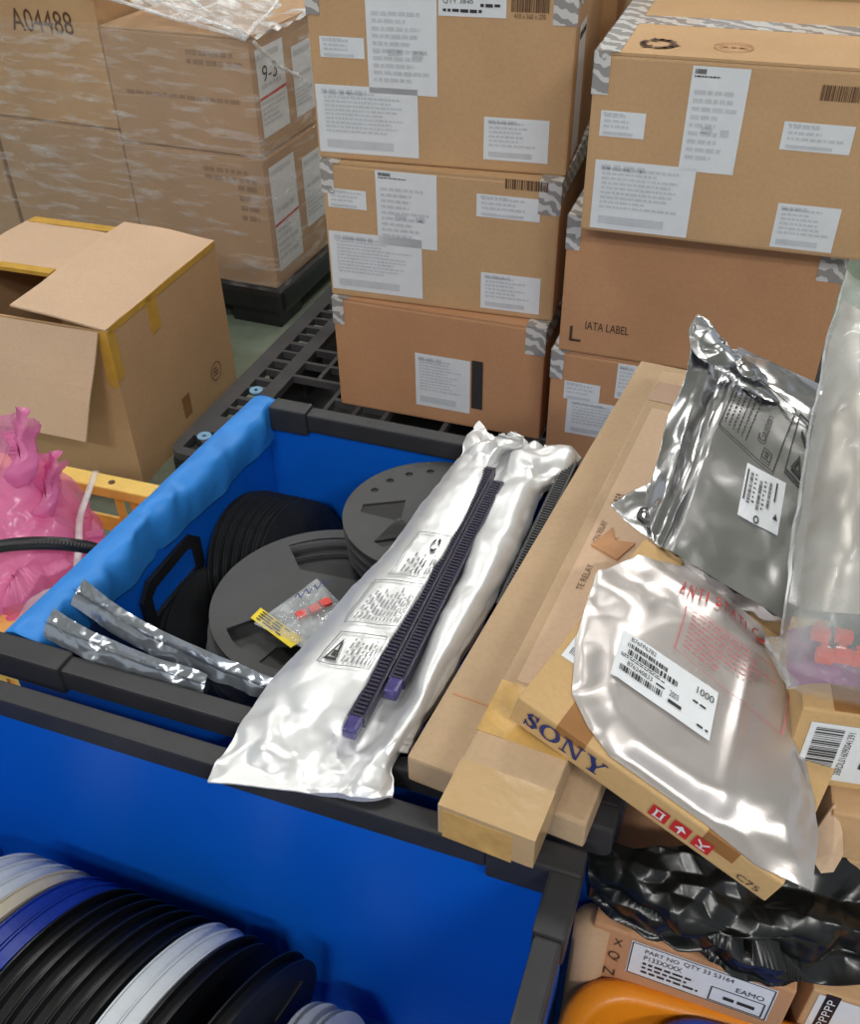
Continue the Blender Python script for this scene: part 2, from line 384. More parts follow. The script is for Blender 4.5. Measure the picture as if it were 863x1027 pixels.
# ------------------------------------------------------------------ closed cartons
def carton(name, lab, o, yaw, W, D, H, m, cat='box', group=None, tapes=True, flaps=True):
    M = YAW(o, yaw); base = M @ Vector((W/2, D/2, 0)); root = empty(name, lab, cat, YAW(base, yaw), group)
    MB().box(0, W, 0, D, 0, H-.005, M, r=.006).build('body', m, root)
    if flaps:
        MB().box(.002, W-.002, .002, D/2-.002, H-.005, H, M).build('top_flap', m, root)
        MB().box(.002, W-.002, D/2+.002, D-.002, H-.005, H, M).build('top_flap', m, root)
    if tapes:
        t = MB(); t.box(.01, W-.01, D/2-.035, D/2+.035, H, H+.0012, M); t.build('tape', K['tape'], root)
        for side in (0, 1):
            t = MB(); x0, x1 = (-.0012, .045) if side == 0 else (W-.05, W+.0012)
            t.box(x0, x1, -.0012, D, H, H+.0014, M)
            t.box(x0, x1 if side else .03, -.0014, 0, H-.075, H+.0014, M)
            s0, s1 = (-.0014, 0) if side == 0 else (W, W+.0014)
            t.box(s0, s1, -.0014, D, H-.045, H+.0014, M); t.build('tape', K['tape'], root)
    mp = lambda u, v, off: M @ Vector((u, -off, v))
    return root, M, mp
def front_uv(M, px, py):
    q = hit(px, py, M.translation, M.col[1].to_3d()); l = M.inverted() @ q; return l.x, l.z
def side_uv(M, W, px, py):
    q = hit(px, py, M @ Vector((W, 0, 0)), M.col[0].to_3d()); l = M.inverted() @ q; return l.y, l.z
def plabel(root, M, mp, W, H, x0, y0, x1, y1, kind='soft'):
    a = front_uv(M, x0, y1); b = front_uv(M, x1, y0)
    u0, u1 = max(a[0], .006), min(b[0], W-.006)
    # a label stuck straight on the face: use the pixel height, ignore the perspective slant
    c = front_uv(M, (x0+x1)/2, y0)[1]; d = front_uv(M, (x0+x1)/2, y1)[1]
    return label(root, mp, u0, max(d, .008), u1, min(c, H-.008), kind), (u0, d, u1, c)
HB = .326; Z0 = .16
stack = {}
for key, lab, o, yaw, W, z, m in (
    ('C3', 'red brown carton with one small label, bottom of the middle stack', (-.242, 2.291), -20.3, .567, Z0, 'box_b'),
    ('C2', 'brown carton with five white labels, middle of the middle stack', (-.243, 2.302), -17.5, .577, Z0+HB, 'box_a'),
    ('C1', 'brown carton with a tall shipping label, top of the middle stack', tuple(U(320, 158, Z0+2*HB+.017))[:2], -15.5, .590, Z0+2*HB+.017, 'box_a'),
    ('R3', 'red brown carton with overlapping labels, bottom of the right stack', (.293, 1.998), -20.3, .575, Z0, 'box_b'),
    ('R2', 'plain red brown carton printed IATA LABEL in the right stack', (.306, 1.992), -20.0, .567, Z0+HB, 'box_b'),
    ('R1', 'brown carton with taped top and five white labels, top of the right stack', (.32, 1.912), -19.0, .545, Z0+2*HB, 'box_a')):
    H = .385 if key == 'C1' else HB+.0155 if key in ('R1', 'C2') else HB-.0015
    root, M, mp = carton('shipping_carton', lab, (o[0], o[1], z), yaw, W, .53 if key == 'R1' else .49, H, K[m], group='labelled shipping cartons on the black pallet')
    stack[key] = (root, M, mp, W, H)
def L(key, *r, kind='soft'): rt, M, mp, W, H = stack[key]; return plabel(rt, M, mp, W, H, *r, kind=kind)
def mark(key, fn, name, m, *r):
    rt, M, mp, W, H = stack[key]; a = front_uv(M, r[0], r[3]); b = front_uv(M, r[2], r[1]); c = front_uv(M, (r[0]+r[2])/2, r[1])[1]; d = front_uv(M, (r[0]+r[2])/2, r[3])[1]
    p = Print(); fn(p, a[0], d, b[0], c); p.build(name, m, rt, mp)
for r in ((322, 37, 365, 58), (320, 87, 419, 155), (485, 119, 552, 162)): L('C1', *r)
L('C1', 371, -12, 438, 95, kind='tall')
lb, (u0, v0, u1, v1) = L('C1', 440, -14, 509, 17, kind='none')
v1 = stack['C1'][4]-.008; q = (v1-v0)/.09
p = Print(); p.text('QTY 3840', u0+.01, v0+.036*q, u0+.075, v0+.050*q); p.line(u0+.01, v0+.012*q, u1-.05, v0+.022*q); p.line(u0+.01, v0+.060*q, u1-.08, v0+.068*q); p.line(u1-.055, v0+.030*q, u1-.012, v0+.040*q); p.loops([circle(.010, 16, u1-.02, v0+.072*q), circle(.006, 16, u1-.02, v0+.072*q)]); p.build('print', K['ink'], lb, stack['C1'][2])
mark('C1', lambda p, a, b, c, d: (p.barcode(a, b+.012, c, d), p.text('410 x 560 x 270', a+.006, b, c-.006, b+.009)), 'printed_barcode', K['ink_brown'], 513, -4, 552, 19)
for r in ((330, 190, 367, 209), (335, 236, 423, 294), (478, 197, 543, 220), (482, 276, 543, 312)): L('C2', *r)
L('C2', 380, 169, 438, 248, kind='tall')
mark('C2', lambda p, a, b, c, d: p.barcode(a, b, c, d), 'printed_barcode', K['ink_brown'], 507, 181, 552, 191)
L('C3', 418, 358, 472, 410)
mark('C3', lambda p, a, b, c, d: p.quad(a, b, c, d), 'dark_label_edge', K['ink'], 473, 362, 485, 410)
for r in ((601, 112, 649, 138), (781, 124, 860, 153), (591, 164, 700, 235), (771, 206, 846, 251)): L('R1', *r)
L('R1', 680, 67, 755, 174, kind='tall')
mark('R1', lambda p, a, b, c, d: p.barcode(a, b, c, d), 'printed_barcode', K['ink_brown'], 822, 86, 866, 102)
for r in ((565, 384, 603, 402), (616, 364, 652, 402), (566, 405, 645, 440)): L('R3', *r)
mark('R2', lambda p, a, b, c, d: p.text('IATA LABEL', a, b, c, d), 'lettering', K['ink_dark'], 587, 325, 632, 333)
mark('R2', lambda p, a, b, c, d: (p.quad(a, b, a+.006, d), p.quad(a, b, c, b+.006)), 'corner_mark', K['ink_dark'], 571, 327, 584, 342)
# long label on the right side of the top middle carton
rt, M, mp, W, H = stack['C1']
smp = lambda u, v, off: M @ Vector((W+off, u, v))
lb = sheet('label', K['paper'], rt, smp, .05, .02, .16, .30); p = Print(); p.line(.06, .27, .15, .285); p.build('print', K['ink'], lb, smp)
# recycling mark and round stamp on the lid of the right carton
rt, M, mp, W, H = stack['R1']
tmp = lambda u, v, off: M @ Vector((u, v, H+off))
p = Print()
for k in range(3):
    a = k*2.094+.5
    for s in range(1): p.stroke([(.105+.030*math.cos(a+t), .075+.030*math.sin(a+t)) for t in (0, .5, 1.0, 1.35)], .011); p.poly([(.105+r*math.cos(a+t), .075+r*math.sin(a+t)) for r, t in ((.016, 1.35), (.044, 1.35), (.030, 1.9))])
p.build('recycling_mark', K['ink_brown'], rt, tmp, .0022)
p = Print(); p.loops([circle(.036, 28, .24, .085), circle(.033, 28, .24, .085)]); p.loops([circle(.026, 24, .24, .085), circle(.024, 24, .24, .085)]); p.line(.22, .08, .26, .09); p.build('round_stamp', K['box_b'], rt, tmp, .0022)
# second row behind the two stacks
for lab, o, yaw, W, z, H in (
    ('brown carton with white label directly behind the top middle carton', (-.03, 2.90, Z0+2*HB+.008), -17, .56, Z0, .34),
    ('lower brown carton behind the middle stack, carrying the labelled one', (-.03, 2.90, Z0+HB), -17, .56, 0, .33),
    ('bottom brown carton behind the middle stack', (-.03, 2.90, Z0), -17, .56, 0, .325),
    ('brown carton rising behind the taped lid of the right stack', (.500, 2.495, Z0+3*HB-.02), -19, .56, 0, .34),
    ('brown carton behind the right stack, third layer from the pallet', (.500, 2.495, Z0+2*HB-.015), -19, .56, 0, HB-.006),
    ('brown carton behind the right stack, second layer from the pallet', (.500, 2.495, Z0+HB-.01), -19, .56, 0, HB-.006),
    ('brown carton behind the right stack, standing on the pallet', (.500, 2.495, Z0), -19, .56, 0, HB-.011)):
    rt, M, mp = carton('shipping_carton', lab, o, yaw, W, .45, H, K['box_a'], group='cartons in the second row', tapes=False)
    if 'rising' in lab or 'directly' in lab: label(rt, mp, .16, .015, .34, .15) if 'rising' in lab else label(rt, mp, .38, .08, .50, .3)

# ------------------------------------------------------------------ black plastic pallet under the stacks
def pallet(lab, o, yaw, W, D, H, caps):
    M = YAW(o, yaw); root = empty('plastic_pallet', lab, 'pallet', YAW(M @ Vector((W/2, D/2, 0)), yaw), 'black plastic pallets')
    hs = []
    def cell(x0, x1, y0, y1): hs.append([(x0, y0), (x1, y0), (x1, y1), (x0, y1)])
    nx = int((W-.30)/.15); ny = int((D-.30)/.15)
    # edge cells, small
    for k in range(int((D-.36)/.11)):
        y = .19+k*.11; cell(.05, .10, y, y+.045); cell(.05, .10, y+.055, y+.095)
    for k in range(int((W-.36)/.11)):
        x = .19+k*.11; cell(x, x+.045, .05, .10); cell(x+.055, x+.095, .05, .10)
    for i in range(nx):
        for j in range(ny):
            x = .14+i*(W-.26)/nx; y = .14+j*(D-.26)/ny; a = (W-.26)/nx; b = (D-.26)/ny
            if (i+j) % 3 == 2:
                for s in (0, 1):
                    for t in (0, 1): cell(x+s*a/2+.004, x+s*a/2+a/2-.008, y+t*b/2+.004, y+t*b/2+b/2-.008)
            else: cell(x+.005, x+a-.008, y+.005, y+b-.008)
    # triangular openings at the front corners
    for sx in (0, 1):
        X = (lambda t: t) if sx == 0 else (lambda t: W-t)
        for tri in ([(.03, .03), (.12, .03), (.03, .09)], [(.14, .045), (.14, .13), (.05, .11)]): hs.append([(X(x), y) for x, y in tri])
    r = .04; outer = []
    for cx, cy, a0 in ((W-r, r, -90), (W-r, D-r, 0), (r, D-r, 90), (r, r, 180)):
        outer += [(cx+r*math.cos(math.radians(a0+k*22.5)), cy+r*math.sin(math.radians(a0+k*22.5))) for k in range(5)]
    MB().plate([outer]+hs, .022, M @ Matrix.Translation((0, 0, H-.022))).build('deck', K['pallet'], root)
    MB().box(.01, W-.01, .01, D-.01, .03, .032, M).build('under_deck', K['black'], root)
    for x in (.0, W/2-.07, W-.14):
        for y in (.0, D/2-.07, D-.14): MB().box(x+.006, x+.134, y+.006, y+.134, 0, H-.022, M, r=.012).build('foot', K['black'], root)
    for x, y in caps:
        m2 = MB(); m2.plate([circle(.019, 20, x, y), circle(.006, 12, x, y)], .004, M @ Matrix.Translation((0, 0, H-.0035))); m2.build('grommet', K['cap'], root)
    return root, M
pallet('black open-grid plastic pallet under the labelled carton stacks', (-.686, 2.079, 0), -21, 1.62, 1.20, Z0, [tuple((YAW((-.686, 2.079, 0), -21).inverted() @ U(205, 437, Z0))[:2]), tuple((YAW((-.686, 2.079, 0), -21).inverted() @ U(257, 391, Z0))[:2])])

# ------------------------------------------------------------------ stretch-wrapped load at the back left
LY = -22.0; LC = Vector((-.50, 3.049, 0))
LM = YAW(LC, LY)   # local x<0 is left, y depth
CW = .527
pm = YAW(LM @ Vector((-3*CW-.03, -.01, 0)), LY)
root = empty('plastic_pallet', 'black pallet beneath the stretch-wrapped cartons', 'pallet', YAW(LM @ Vector((-.8, .3, 0)), LY), 'black plastic pallets')
MB().box(-3*CW-.03, .02, -.02, .66, .05, .138, LM, r=.02).build('deck', K['black'], root)
for x in (-3*CW-.02, -.86, -.19):
    for y in (-.01, .48): MB().box(x, x+.19, y, y+.15, 0, .05, LM).build('foot', K['black'], root)
wr = {}
for key, lab, x0, z0, h, m in (
    ('r0', 'wrapped carton at the bottom right of the film-wrapped load', -CW+.004, .14, .44, 'box_d'),
    ('r1', 'wrapped carton with side labels, top right of the film-wrapped load', -CW+.004, .582, .345, 'box_d'),
    ('m0', 'wrapped carton at the bottom of the middle column, behind the open box', -2*CW, .14, .47, 'box_d'),
    ('m1', 'wrapped ochre carton with handwriting, top of the middle column', -2*CW, .612, .42, 'box_a'),
    ('l0', 'wrapped carton at the bottom left edge of the load', -3*CW-.01, .14, .47, 'box_d'),
    ('l1', 'wrapped carton at the top left edge of the load', -3*CW-.01, .612, .42, 'box_a')):
    o = LM @ Vector((x0, 0 if key[0] == 'r' else .012, z0))
    rt, M, mp = carton('wrapped_carton', lab, o, LY, CW-.008, .60, h, K[m], group='cartons under stretch wrap', tapes=False)
    wr[key] = (rt, M, mp, h)
rt, M, mp, h = wr['m1']
def fr(px, py, M): return front_uv(M, px, py)
p = Print(); a = fr(14, 30, M); b = fr(70, 12, M); p.text('A04488', a[0], a[1], b[0], b[1]); p.build('handwriting', K['ink_brown'], rt, mp)
for key in ('r0', 'r1'):
    rt, M, mp, h = wr[key]; w_ = CW-.008
    smp = (lambda M: lambda u, v, off: M @ Vector((w_+off, u, v)))(M)
    for u0, u1, v0, v1 in ((.03, .20, .05, h-.04), (.25, .40, .12 if key == 'r0' else .05, h-.08)):
        lb = sheet('label', K['paper'], rt, smp, u0, v0, u1, v1)
        p = Print(); p.para(u0+.01, v0+.03, u1-.01, v0+(v1-v0)*.42, 5); p.quad(u0+.01, v1-.03, u1-.03, v1-.015); p.line(u0+.02, v0+(v1-v0)*.55, u1-.03, v0+(v1-v0)*.6); p.build('print', K['ink_soft'], lb, smp)
        if u0 < .1:
            p = Print(); p.stroke([(u0+.005, v0+(v1-v0)*.45), (u1-.005, v0+(v1-v0)*.47)], .008); p.build('red_line', K['red'], lb, smp)
            if key == 'r1': p = Print(); p.text('9-3', u0+.03, v0+(v1-v0)*.62, u0+.12, v0+(v1-v0)*.8); p.build('handwriting', K['ink'], lb, smp)
    p = Print(); p.line(.30, h-.06, .46, h-.045); p.line(.30, h-.085, .49, h-.07); p.line(.06, h*.45, .47, h*.45+.012) if key == 'r1' else p.para(.42, h*.5, .5, h*.8, 4); p.build('print', K['ink_faint'], rt, mp)
# film: a wavy sleeve round the load
def wrapshell():
    per = [(-3*CW-.03, -.014), (-2*CW, -.012), (-CW, -.010), (-.02, -.012), (.010, .0), (.012, .2), (.012, .4), (.008, .62), (-.3, .63)]
    G = []
    nz = 40
    for i in range(nz+1):
        z = .10+i/nz*(.935-.10); row = []
        for j in range(161):
            t = j/160*(len(per)-1); k = min(int(t), len(per)-2); u = t-k
            x = lerp(per[k][0], per[k+1][0], u); y = lerp(per[k][1], per[k+1][1], u)
            q = Vector((x*6, y*6, z*26)); d = abs(noise.noise(q))*.010+abs(noise.noise(q*2.3))*.005
            nx, ny = (0, -1) if k < 3 else ((.7, -.7) if k == 3 else (1, 0))
            row.append(LM @ Vector((x+nx*d, y+ny*d, z)))
        G.append(row)
    return G
fw = empty('stretch_wrap', 'clear stretch film wound round the carton load', 'film', LM @ Vector((-.8, .3, 0)).to_3d())
MB().grid(wrapshell()).build('film_sleeve', K['wrap'], fw, smooth=True)
# the film gathered over the top right corner
ctrl = []
for i in range(7):
    t = i/6; row = []
    for j in range(6):
        s = j/5; row.append(LM @ Vector((lerp(-.50, .012, t)+.0*s, lerp(-.016, .45, s), .935+.012*math.sin(t*9+s*4)+(.10*(1-t) if s < .3 else .06*(1-t)))))
    ctrl.append(row)
MB().grid(crumple(spgrid(ctrl, 60, 50), .03, 9, 3)).build('film_top', K['wrap_fold'], fw, smooth=True)
for k, (a, b) in enumerate((((-.52, -.022, 1.02), (.0, -.018, .925)), ((.0, -.018, .93), (.016, .40, 1.06)), ((-.45, .05, 1.03), (.0, -.015, .93)), ((-.30, .15, 1.0), (.0, -.01, .93)), ((.014, .0, .92), (.018, .25, .75)))):
    A = LM @ Vector(a); B = LM @ Vector(b); pts = []; rs = []
    for i in range(25):
        t = i/24; q = A.lerp(B, t); q += Vector((noise.noise(q*9), noise.noise(q*9+Vector((9, 0, 0))), noise.noise(q*9+Vector((0, 9, 0)))))*.012; pts.append(q); rs.append(.005+.006*abs(noise.noise(q*14)))
    MB().tube(pts, rs, 6).build('film_fold', K['wrap_fold'], fw, smooth=True)

# ------------------------------------------------------------------ open carton at the left
OY = -19.0; OM = YAW(Vector((-.789, 2.141, 0)), OY); OW, OD, OH = .62, .56, .475; T = .006
root = empty('open_carton', 'large open carton with ochre-taped flaps hanging open at the left', 'box', YAW(OM @ Vector((-OW/2, OD/2, 0)), OY))
MB().box(-T, 0, 0, OD, 0, OH, OM).build('side_panel', K['box_a'], root)
MB().box(-OW, -OW+T, 0, OD, 0, OH, OM).build('side_panel', K['box_a'], root)
MB().box(-OW+T, -T, 0, T, 0, OH, OM).build('front_panel', K['box_a'], root)
MB().box(-OW+T, -T, OD-T, OD, 0, OH, OM).build('back_panel', K['box_a'], root)
MB().box(-OW+T, -T, T, OD-T, 0, T, OM).build('bottom_panel', K['box_a'], root)
def flap(pts, th, m, name='flap'):
    """pts: corners in open-box local coordinates, gently warped"""
    ps = [Vector(q) for q in pts]; n = (ps[1]-ps[0]).cross(ps[3]-ps[0]).normalized()
    G = [[ps[0].lerp(ps[1], j/8).lerp(ps[3].lerp(ps[2], j/8), i/8) for j in range(9)] for i in range(9)]
    G = [[OM @ (q + n*.006*noise.noise(q*7)) for q in r] for r in G]; nn = OM.to_3x3() @ n
    b = MB(); b.grid(G); B = [[q-nn*th for q in r] for r in G]; b.grid(B, flip=True)
    b.grid([G[0], B[0]]); b.grid([G[-1], B[-1]]); b.grid([[r[0] for r in G], [r[0] for r in B]]); b.grid([[r[-1] for r in G], [r[-1] for r in B]])
    return b.build(name, m, root)
def ol(px, py, z): return OM.inverted() @ U(px, py, z)
fl1 = flap([(0, .0, OH+.006), (0, OD, OH+.006), (-.27, OD-.03, OH+.045), (-.27, .0, OH+.038)], .005, K['box_in'])
fl2 = flap([(-.02, -.008, OH), (-OW, -.008, OH), (-OW+.02, -.13, OH-.25), (-.04, -.13, OH-.25)], .005, K['box_in'])
fl3 = flap([(-.2, OD, OH), (-OW, OD, OH), (-OW+.02, OD-.37, OH+.03), (-.285, OD-.37, OH+.028)], .005, K['box_in'])
fl4 = flap([(-OW, 0, OH), (-OW, OD, OH), (-OW-.06, OD, OH-.24), (-OW-.06, 0, OH-.24)], .005, K['box_in'])
# ochre tape along the flap edges and hanging on the side
def tp(x0, x1, y0, y1, z0, z1, par=None): return MB().box(x0, x1, y0, y1, z0, z1, OM).build('tape', K['edge_tape'], par or root)
tp(0, .0016, .01, OD-.01, OH-.012, OH+.006); tp(.0, .0016, .18, .225, OH-.10, OH); tp(.0, .0016, 0.0, .03, OH-.14, OH); tp(-.03, 0, -.0016, 0, OH-.16, OH)
MB().box(-OW+.01, -.22, OD-.035, OD-.0, OH+.0055, OH+.0075, OM).build('tape', K['edge_tape'], root)
b = MB(); q0 = Vector((-OW+.02, OD-.222, OH+.052)); b.box(-OW+.02, -.287, OD-.374, OD-.345, OH+.022, OH+.033, OM); b.build('tape', K['edge_tape'], root)
omp = lambda u, v, off: OM @ Vector((off, u, v))
p = Print(); p.loops([circle(.030, 24, .45, .11), circle(.027, 24, .45, .11)]); p.para(.435, .095, .465, .125, 3); p.build('round_stamp', K['ink_brown'], root, omp)
MB().box(0, .0008, .25, .29, .06, .13, OM).build('tape', K['tape_brown'], root)

# ------------------------------------------------------------------ blue bins
BE = -20.3
def bin_(lab, o, W, D, H, cover_left, handles=(), sk=0.0):
    """o: rear-left outer corner at rim height; local x right, y toward the back (walls at y 0 .. -D)"""
    M = YAW((o[0], o[1], 0), BE); root = empty('storage_bin', lab, 'bin', YAW(M @ Vector((W/2, -D/2, 0)), BE), 'blue storage bins')
    def wall(x0, x1, y0, y1, name='wall_panel'):
        return MB().box(x0, x1, y0, y1, .02, H-.012, M).build(name, K['blue_wall'], root)
    t = .008
    MB().add([(x+sk*(-y/D), y, z) for z in (.02, H-.012) for y in (-D+.01, -.01) for x in (.008, .008+t)], [(0, 2, 3, 1), (4, 5, 7, 6), (0, 1, 5, 4), (2, 6, 7, 3), (0, 4, 6, 2), (1, 3, 7, 5)], M).build('wall_panel', K['blue_wall'], root); wall(W-.008-t, W-.008, -D+.01, -.01); wall(.016, W-.016, -.008-t, -.008); wall(.016+sk, W-.016, -D+.008, -D+.008+t)
    MB().box(.01, W-.01, -D+.01, -.01, 0, .02, M).build('base', K['black'], root)
    MB().box(.016, W-.016, -D+.016, -.016, .148, .152, M).build('false_floor', K['blue_wall'], root)
    R = K['rim']
    def rim(x0, x1, y0, y1): return MB().box(x0, x1, y0, y1, H-.036, H, M, r=.004).build('rim', R, root)
    cl = .10
    rim(cl, W-cl, -.028, 0); rim(cl+sk, W-cl, -D, -D+.028); rim(W-.028, W, -D+cl, -cl)
    if not cover_left: rim(0, .028, -D+cl, -cl)
    for sx in (0, 1):
        for sy in (0, 1):
            if cover_left and sx == 0: 
                # only the arm along the front or back shows
                x0, x1 = (.03, cl) if sy == 0 else (sk-.02, cl+sk)
                y0, y1 = (-.031, .003) if sy == 0 else (-D-.003, -D+.031)
                MB().box(x0, x1, y0, y1, H-.044, H+.004, M, r=.004).build('corner_cap', R, root); continue
            X0, X1 = (-.003, cl) if sx == 0 else (W-cl, W+.003)
            Y0, Y1 = (-.031, .003) if sy == 0 else (-D-.003, -D+.031)
            b = MB(); b.box(X0, X1, Y0, Y1, H-.048, H+.004, M, r=.004)
            x0, x1 = (-.003, .031) if sx == 0 else (W-.031, W+.003)
            y0, y1 = (-cl, -.0285) if sy == 0 else (-D+.0285, -D+cl)
            b.box(x0, x1, y0, y1, H-.048, H+.0035, M, r=.004); b.build('corner_cap', R, root)
    if cover_left:
        # blue sheet folded over the left rim, slightly slack
        G = []
        prof = [(-.024, H-.16), (-.020, H-.03), (-.016, H-.004), (.0, H+.006), (.022, H+.004), (.034, H-.008), (.034, H-.035), (.026, H-.075)]
        for i in range(45):
            y = -(D-.034)*i/44; row = []
            for k, (x, z) in enumerate(prof):
                q = Vector((x*3, y*9, z*4)); s = noise.noise(q)*.008+(ridge(Vector((y, x*2, 0)), 17, 5)+.1)*.020
                row.append(M @ Vector((x+sk*(-y/D)+(s if k > 3 else s*.4), y, z+s*.5)))
            G.append(row)
        b = MB(); b.grid(spgrid(G, 90, 40)); ob = b.build('cover_sheet', K['blue_cover'], root, smooth=True)
        so = ob.modifiers.new('solid', 'SOLIDIFY'); so.thickness = .003
    for kind in handles:
        if kind == 'left':
            # black moulded grip round a slot in the left wall
            hm = M @ Matrix(((0, 0, 1, .019+sk*.55), (1, 0, 0, -.34), (0, 1, 0, H-.175), (0, 0, 0, 1)))
            outer = [(-.085, .0), (-.085, .055), (-.06, .08), (.06, .08), (.085, .055), (.085, 0), (.06, -.02), (-.06, -.02)]
            inner = [(-.062, .008), (-.062, .048), (-.048, .058), (.048, .058), (.062, .048), (.062, .008)]
            MB().plate([outer, inner], .007, hm).build('handle', K['black'], root)
    return root, M
BH = .70
b1, BM1 = bin_('blue bin with a sheet folded over its left rim, holding grey reels', (-.296, 1.47), .76, .66, BH, True, ('left',), -.045)
fr_ = U(587, 857, BH); fo = YAW(Vector((fr_.x, fr_.y, 0)), BE) @ Vector((-.90, 0, 0))
b2, BM2 = bin_('blue bin in front with a tight row of reels inside', (fo.x, fo.y), .90, .56, BH, False)

# ------------------------------------------------------------------ tape reels
def arcwin(r0, r1, a0, a1, n=8):
    A = [math.radians(lerp(a0, a1, i/n)) for i in range(n+1)]
    return [(r1*math.cos(a), r1*math.sin(a)) for a in A]+[(r0*math.cos(a), r0*math.sin(a)) for a in reversed(A)]
def chordwin(r, ang, d, half):
    """D-shaped window: outer arc closed by a straight chord"""
    A = [math.radians(ang-half+2*half*i/10) for i in range(11)]; pts = [(r*math.cos(a), r*math.sin(a)) for a in A]
    c = math.radians(ang); e = d*r
    s = math.sin(math.radians(half))*r*.62
    return pts+[(e*math.cos(c)-s*math.sin(c), e*math.sin(c)+s*math.cos(c)), (e*math.cos(c)+s*math.sin(c), e*math.sin(c)-s*math.cos(c))]
def reel(lab, M, R, gap, mat, windows, group, core=None, hub=.28, corer=.86, seg=72, name='tape_reel', extra=()):
    """axis = local z, base at z 0"""
    root = empty(name, lab, 'reel', M, group); t = .0022
    loops = [circle(R, seg), circle(R*.04, 16)]+list(windows)
    MB().plate(loops, t, M).build('flange', mat, root)
    ob = MB().plate(loops, t, M @ Matrix.Translation((0, 0, gap+t))).build('flange', mat, root)
    MB().plate([circle(R*corer, seg), circle(R*hub+.0005, 24)], gap-.0004, M @ Matrix.Translation((0, 0, t+.0002))).build('tape_winding', core or K['tape_core'], root)
    MB().plate([circle(R*hub, 24), circle(R*.04, 16)], gap-.0004, M @ Matrix.Translation((0, 0, t+.0002))).build('hub', mat, root)
    return root
def discM(c, n, spin=0):
    n = Vector(n).normalized()
    if n.z > .9: return frame(c, (1, 0, 0), n) @ Matrix.Rotation(math.radians(spin), 4, 'Z')
    x = Vector((0, 0, 1)).cross(n); x = x.normalized() if x.length > 1e-4 else Vector((1, 0, 0))
    return frame(c, x, n) @ Matrix.Rotation(math.radians(spin), 4, 'Z')
E1 = Vector((math.cos(math.radians(BE)), math.sin(math.radians(BE)), 0)); E2 = Vector((-E1.y, E1.x, 0)); ZZ = Vector((0, 0, 1))
# stack of large grey reels
wins = lambda R: [chordwin(R*.88, a, .36, 46) for a in (72, 248)]
ctr = U(328, 602, .60); nA = Vector((-.03, .05, 1)).normalized()
for k in range(3):
    reel('large dark grey reel, topmost of the flat stack, with a bag on it' if k == 0 else ['', 'large dark grey reel directly beneath the topmost flat reel', 'large dark grey reel, third down in the flat stack', 'large dark grey reel at the bottom of the flat stack'][k],
         discM(ctr-nA*(.022+.0228*k)+Vector((-.004, -.014, 0))*k, nA, [0, 25, 10, 60][k]), .176, .0175, K['reel'], wins(.176), 'grey reels lying flat in the rear bin', corer=.5 if k == 0 else .86)
# smaller perforated reels on top of it, towards the back
ctr = U(436, 514, .672); nB = Vector((.05, .04, 1)).normalized()
def wB(R):
    o = [circle(R*.045, 12, R*.80*math.cos(math.radians(a)), R*.80*math.sin(math.radians(a))) for a in (92, 110, 128, 146)]
    for a in (172, 222, 300):
        ca, sa = math.cos(math.radians(a)), math.sin(math.radians(a)); o.append([(R*(x*ca-y*sa), R*(x*sa+y*ca)) for x, y in ((.80, .07), (.80, -.07), (.34, -.20), (.34, .20))])
    return o
for k in range(3):
    reel(['dark grey reel with round holes, topmost of the smaller stack', 'dark grey reel in the middle of the smaller stack', 'dark grey reel at the bottom of the smaller stack'][k],
         discM(ctr-nB*(.0206+.0212*k)+Vector((.003, .002, 0))*k, nB, 25*k), .142, .016, K['reel'], wB(.142), 'smaller reels stacked at the back of the rear bin')
# black reels standing on edge against the left wall
for k in range(7):
    ax = (E1*math.cos(math.radians(20))+ZZ*math.sin(math.radians(20))+E2*(-.05)).normalized()
    up = (ZZ-ax*ax.z).normalized(); R = .137
    top = U(*((196, 572, .53) if k == 0 else (234+k*8.5, 494+k*1.8, .577)))
    reel('thin black reel standing on edge, %s from the left wall of the rear bin' % ('first', 'second', 'third', 'fourth', 'fifth', 'sixth', 'seventh', 'eighth', 'ninth')[k],
         discM(top-up*R*.95-E2*R*.30, ax), R, .0100, K['reel_edge'], [], 'black reels standing on edge in the rear bin', seg=64)
# row of reels standing in the front bin
FW = lambda s, back, z: BM2 @ Vector((s, -back, z))
row = [(-.02, 'reel_white', 'pale grey'), (.004, 'reel_white', 'pale grey'), (.028, 'reel_white', 'white'), (.052, 'reel_cream', 'cream'), (.082, 'reel_blue', 'blue'), (.106, 'reel_blue', 'blue'),
       (.130, 'reel_black', 'black'), (.152, 'reel_black', 'black'), (.174, 'reel_black', 'black'), (.196, 'reel_black', 'black'), (.218, 'reel_black', 'black'), (.240, 'reel_black', 'black'),
       (.268, 'reel_white', 'white'), (.290, 'reel_white', 'white'), (.316, 'reel_black', 'black'), (.378, 'reel_black', 'black')]
nth = ('first', 'second', 'third', 'fourth', 'fifth', 'sixth', 'seventh', 'eighth'); cnt = {}
s_off = (BM2.inverted() @ U(20, 850, .45)).x
for k, (s, m, cn) in enumerate(row):
    cnt[cn] = cnt.get(cn, 0)+1
    ax = (E1*.965-E2*.24-ZZ*.10).normalized()
    R = .166; c = FW(s_off-.020+s, .212, .345-.0008*k)
    reel('%s reel on edge in the front bin, %s %s one from the left' % (cn, nth[cnt[cn]-1], cn), discM(c, ax, 15*k), R, .016, K[m], [chordwin(R*.85, a, .5, 34) for a in (60, 180, 300)] if k == 15 else [], 'reels standing on edge in the front bin', seg=96, corer=.985 if 'black' not in m else .92, core=K[m] if 'black' not in m else None)
c = FW(s_off+.325, .255, .315)
reel('small dark green reel leaning between two black ones in the front bin', discM(c, ax), .125, .008, K['green'], [], 'reels standing on edge in the front bin', seg=48)
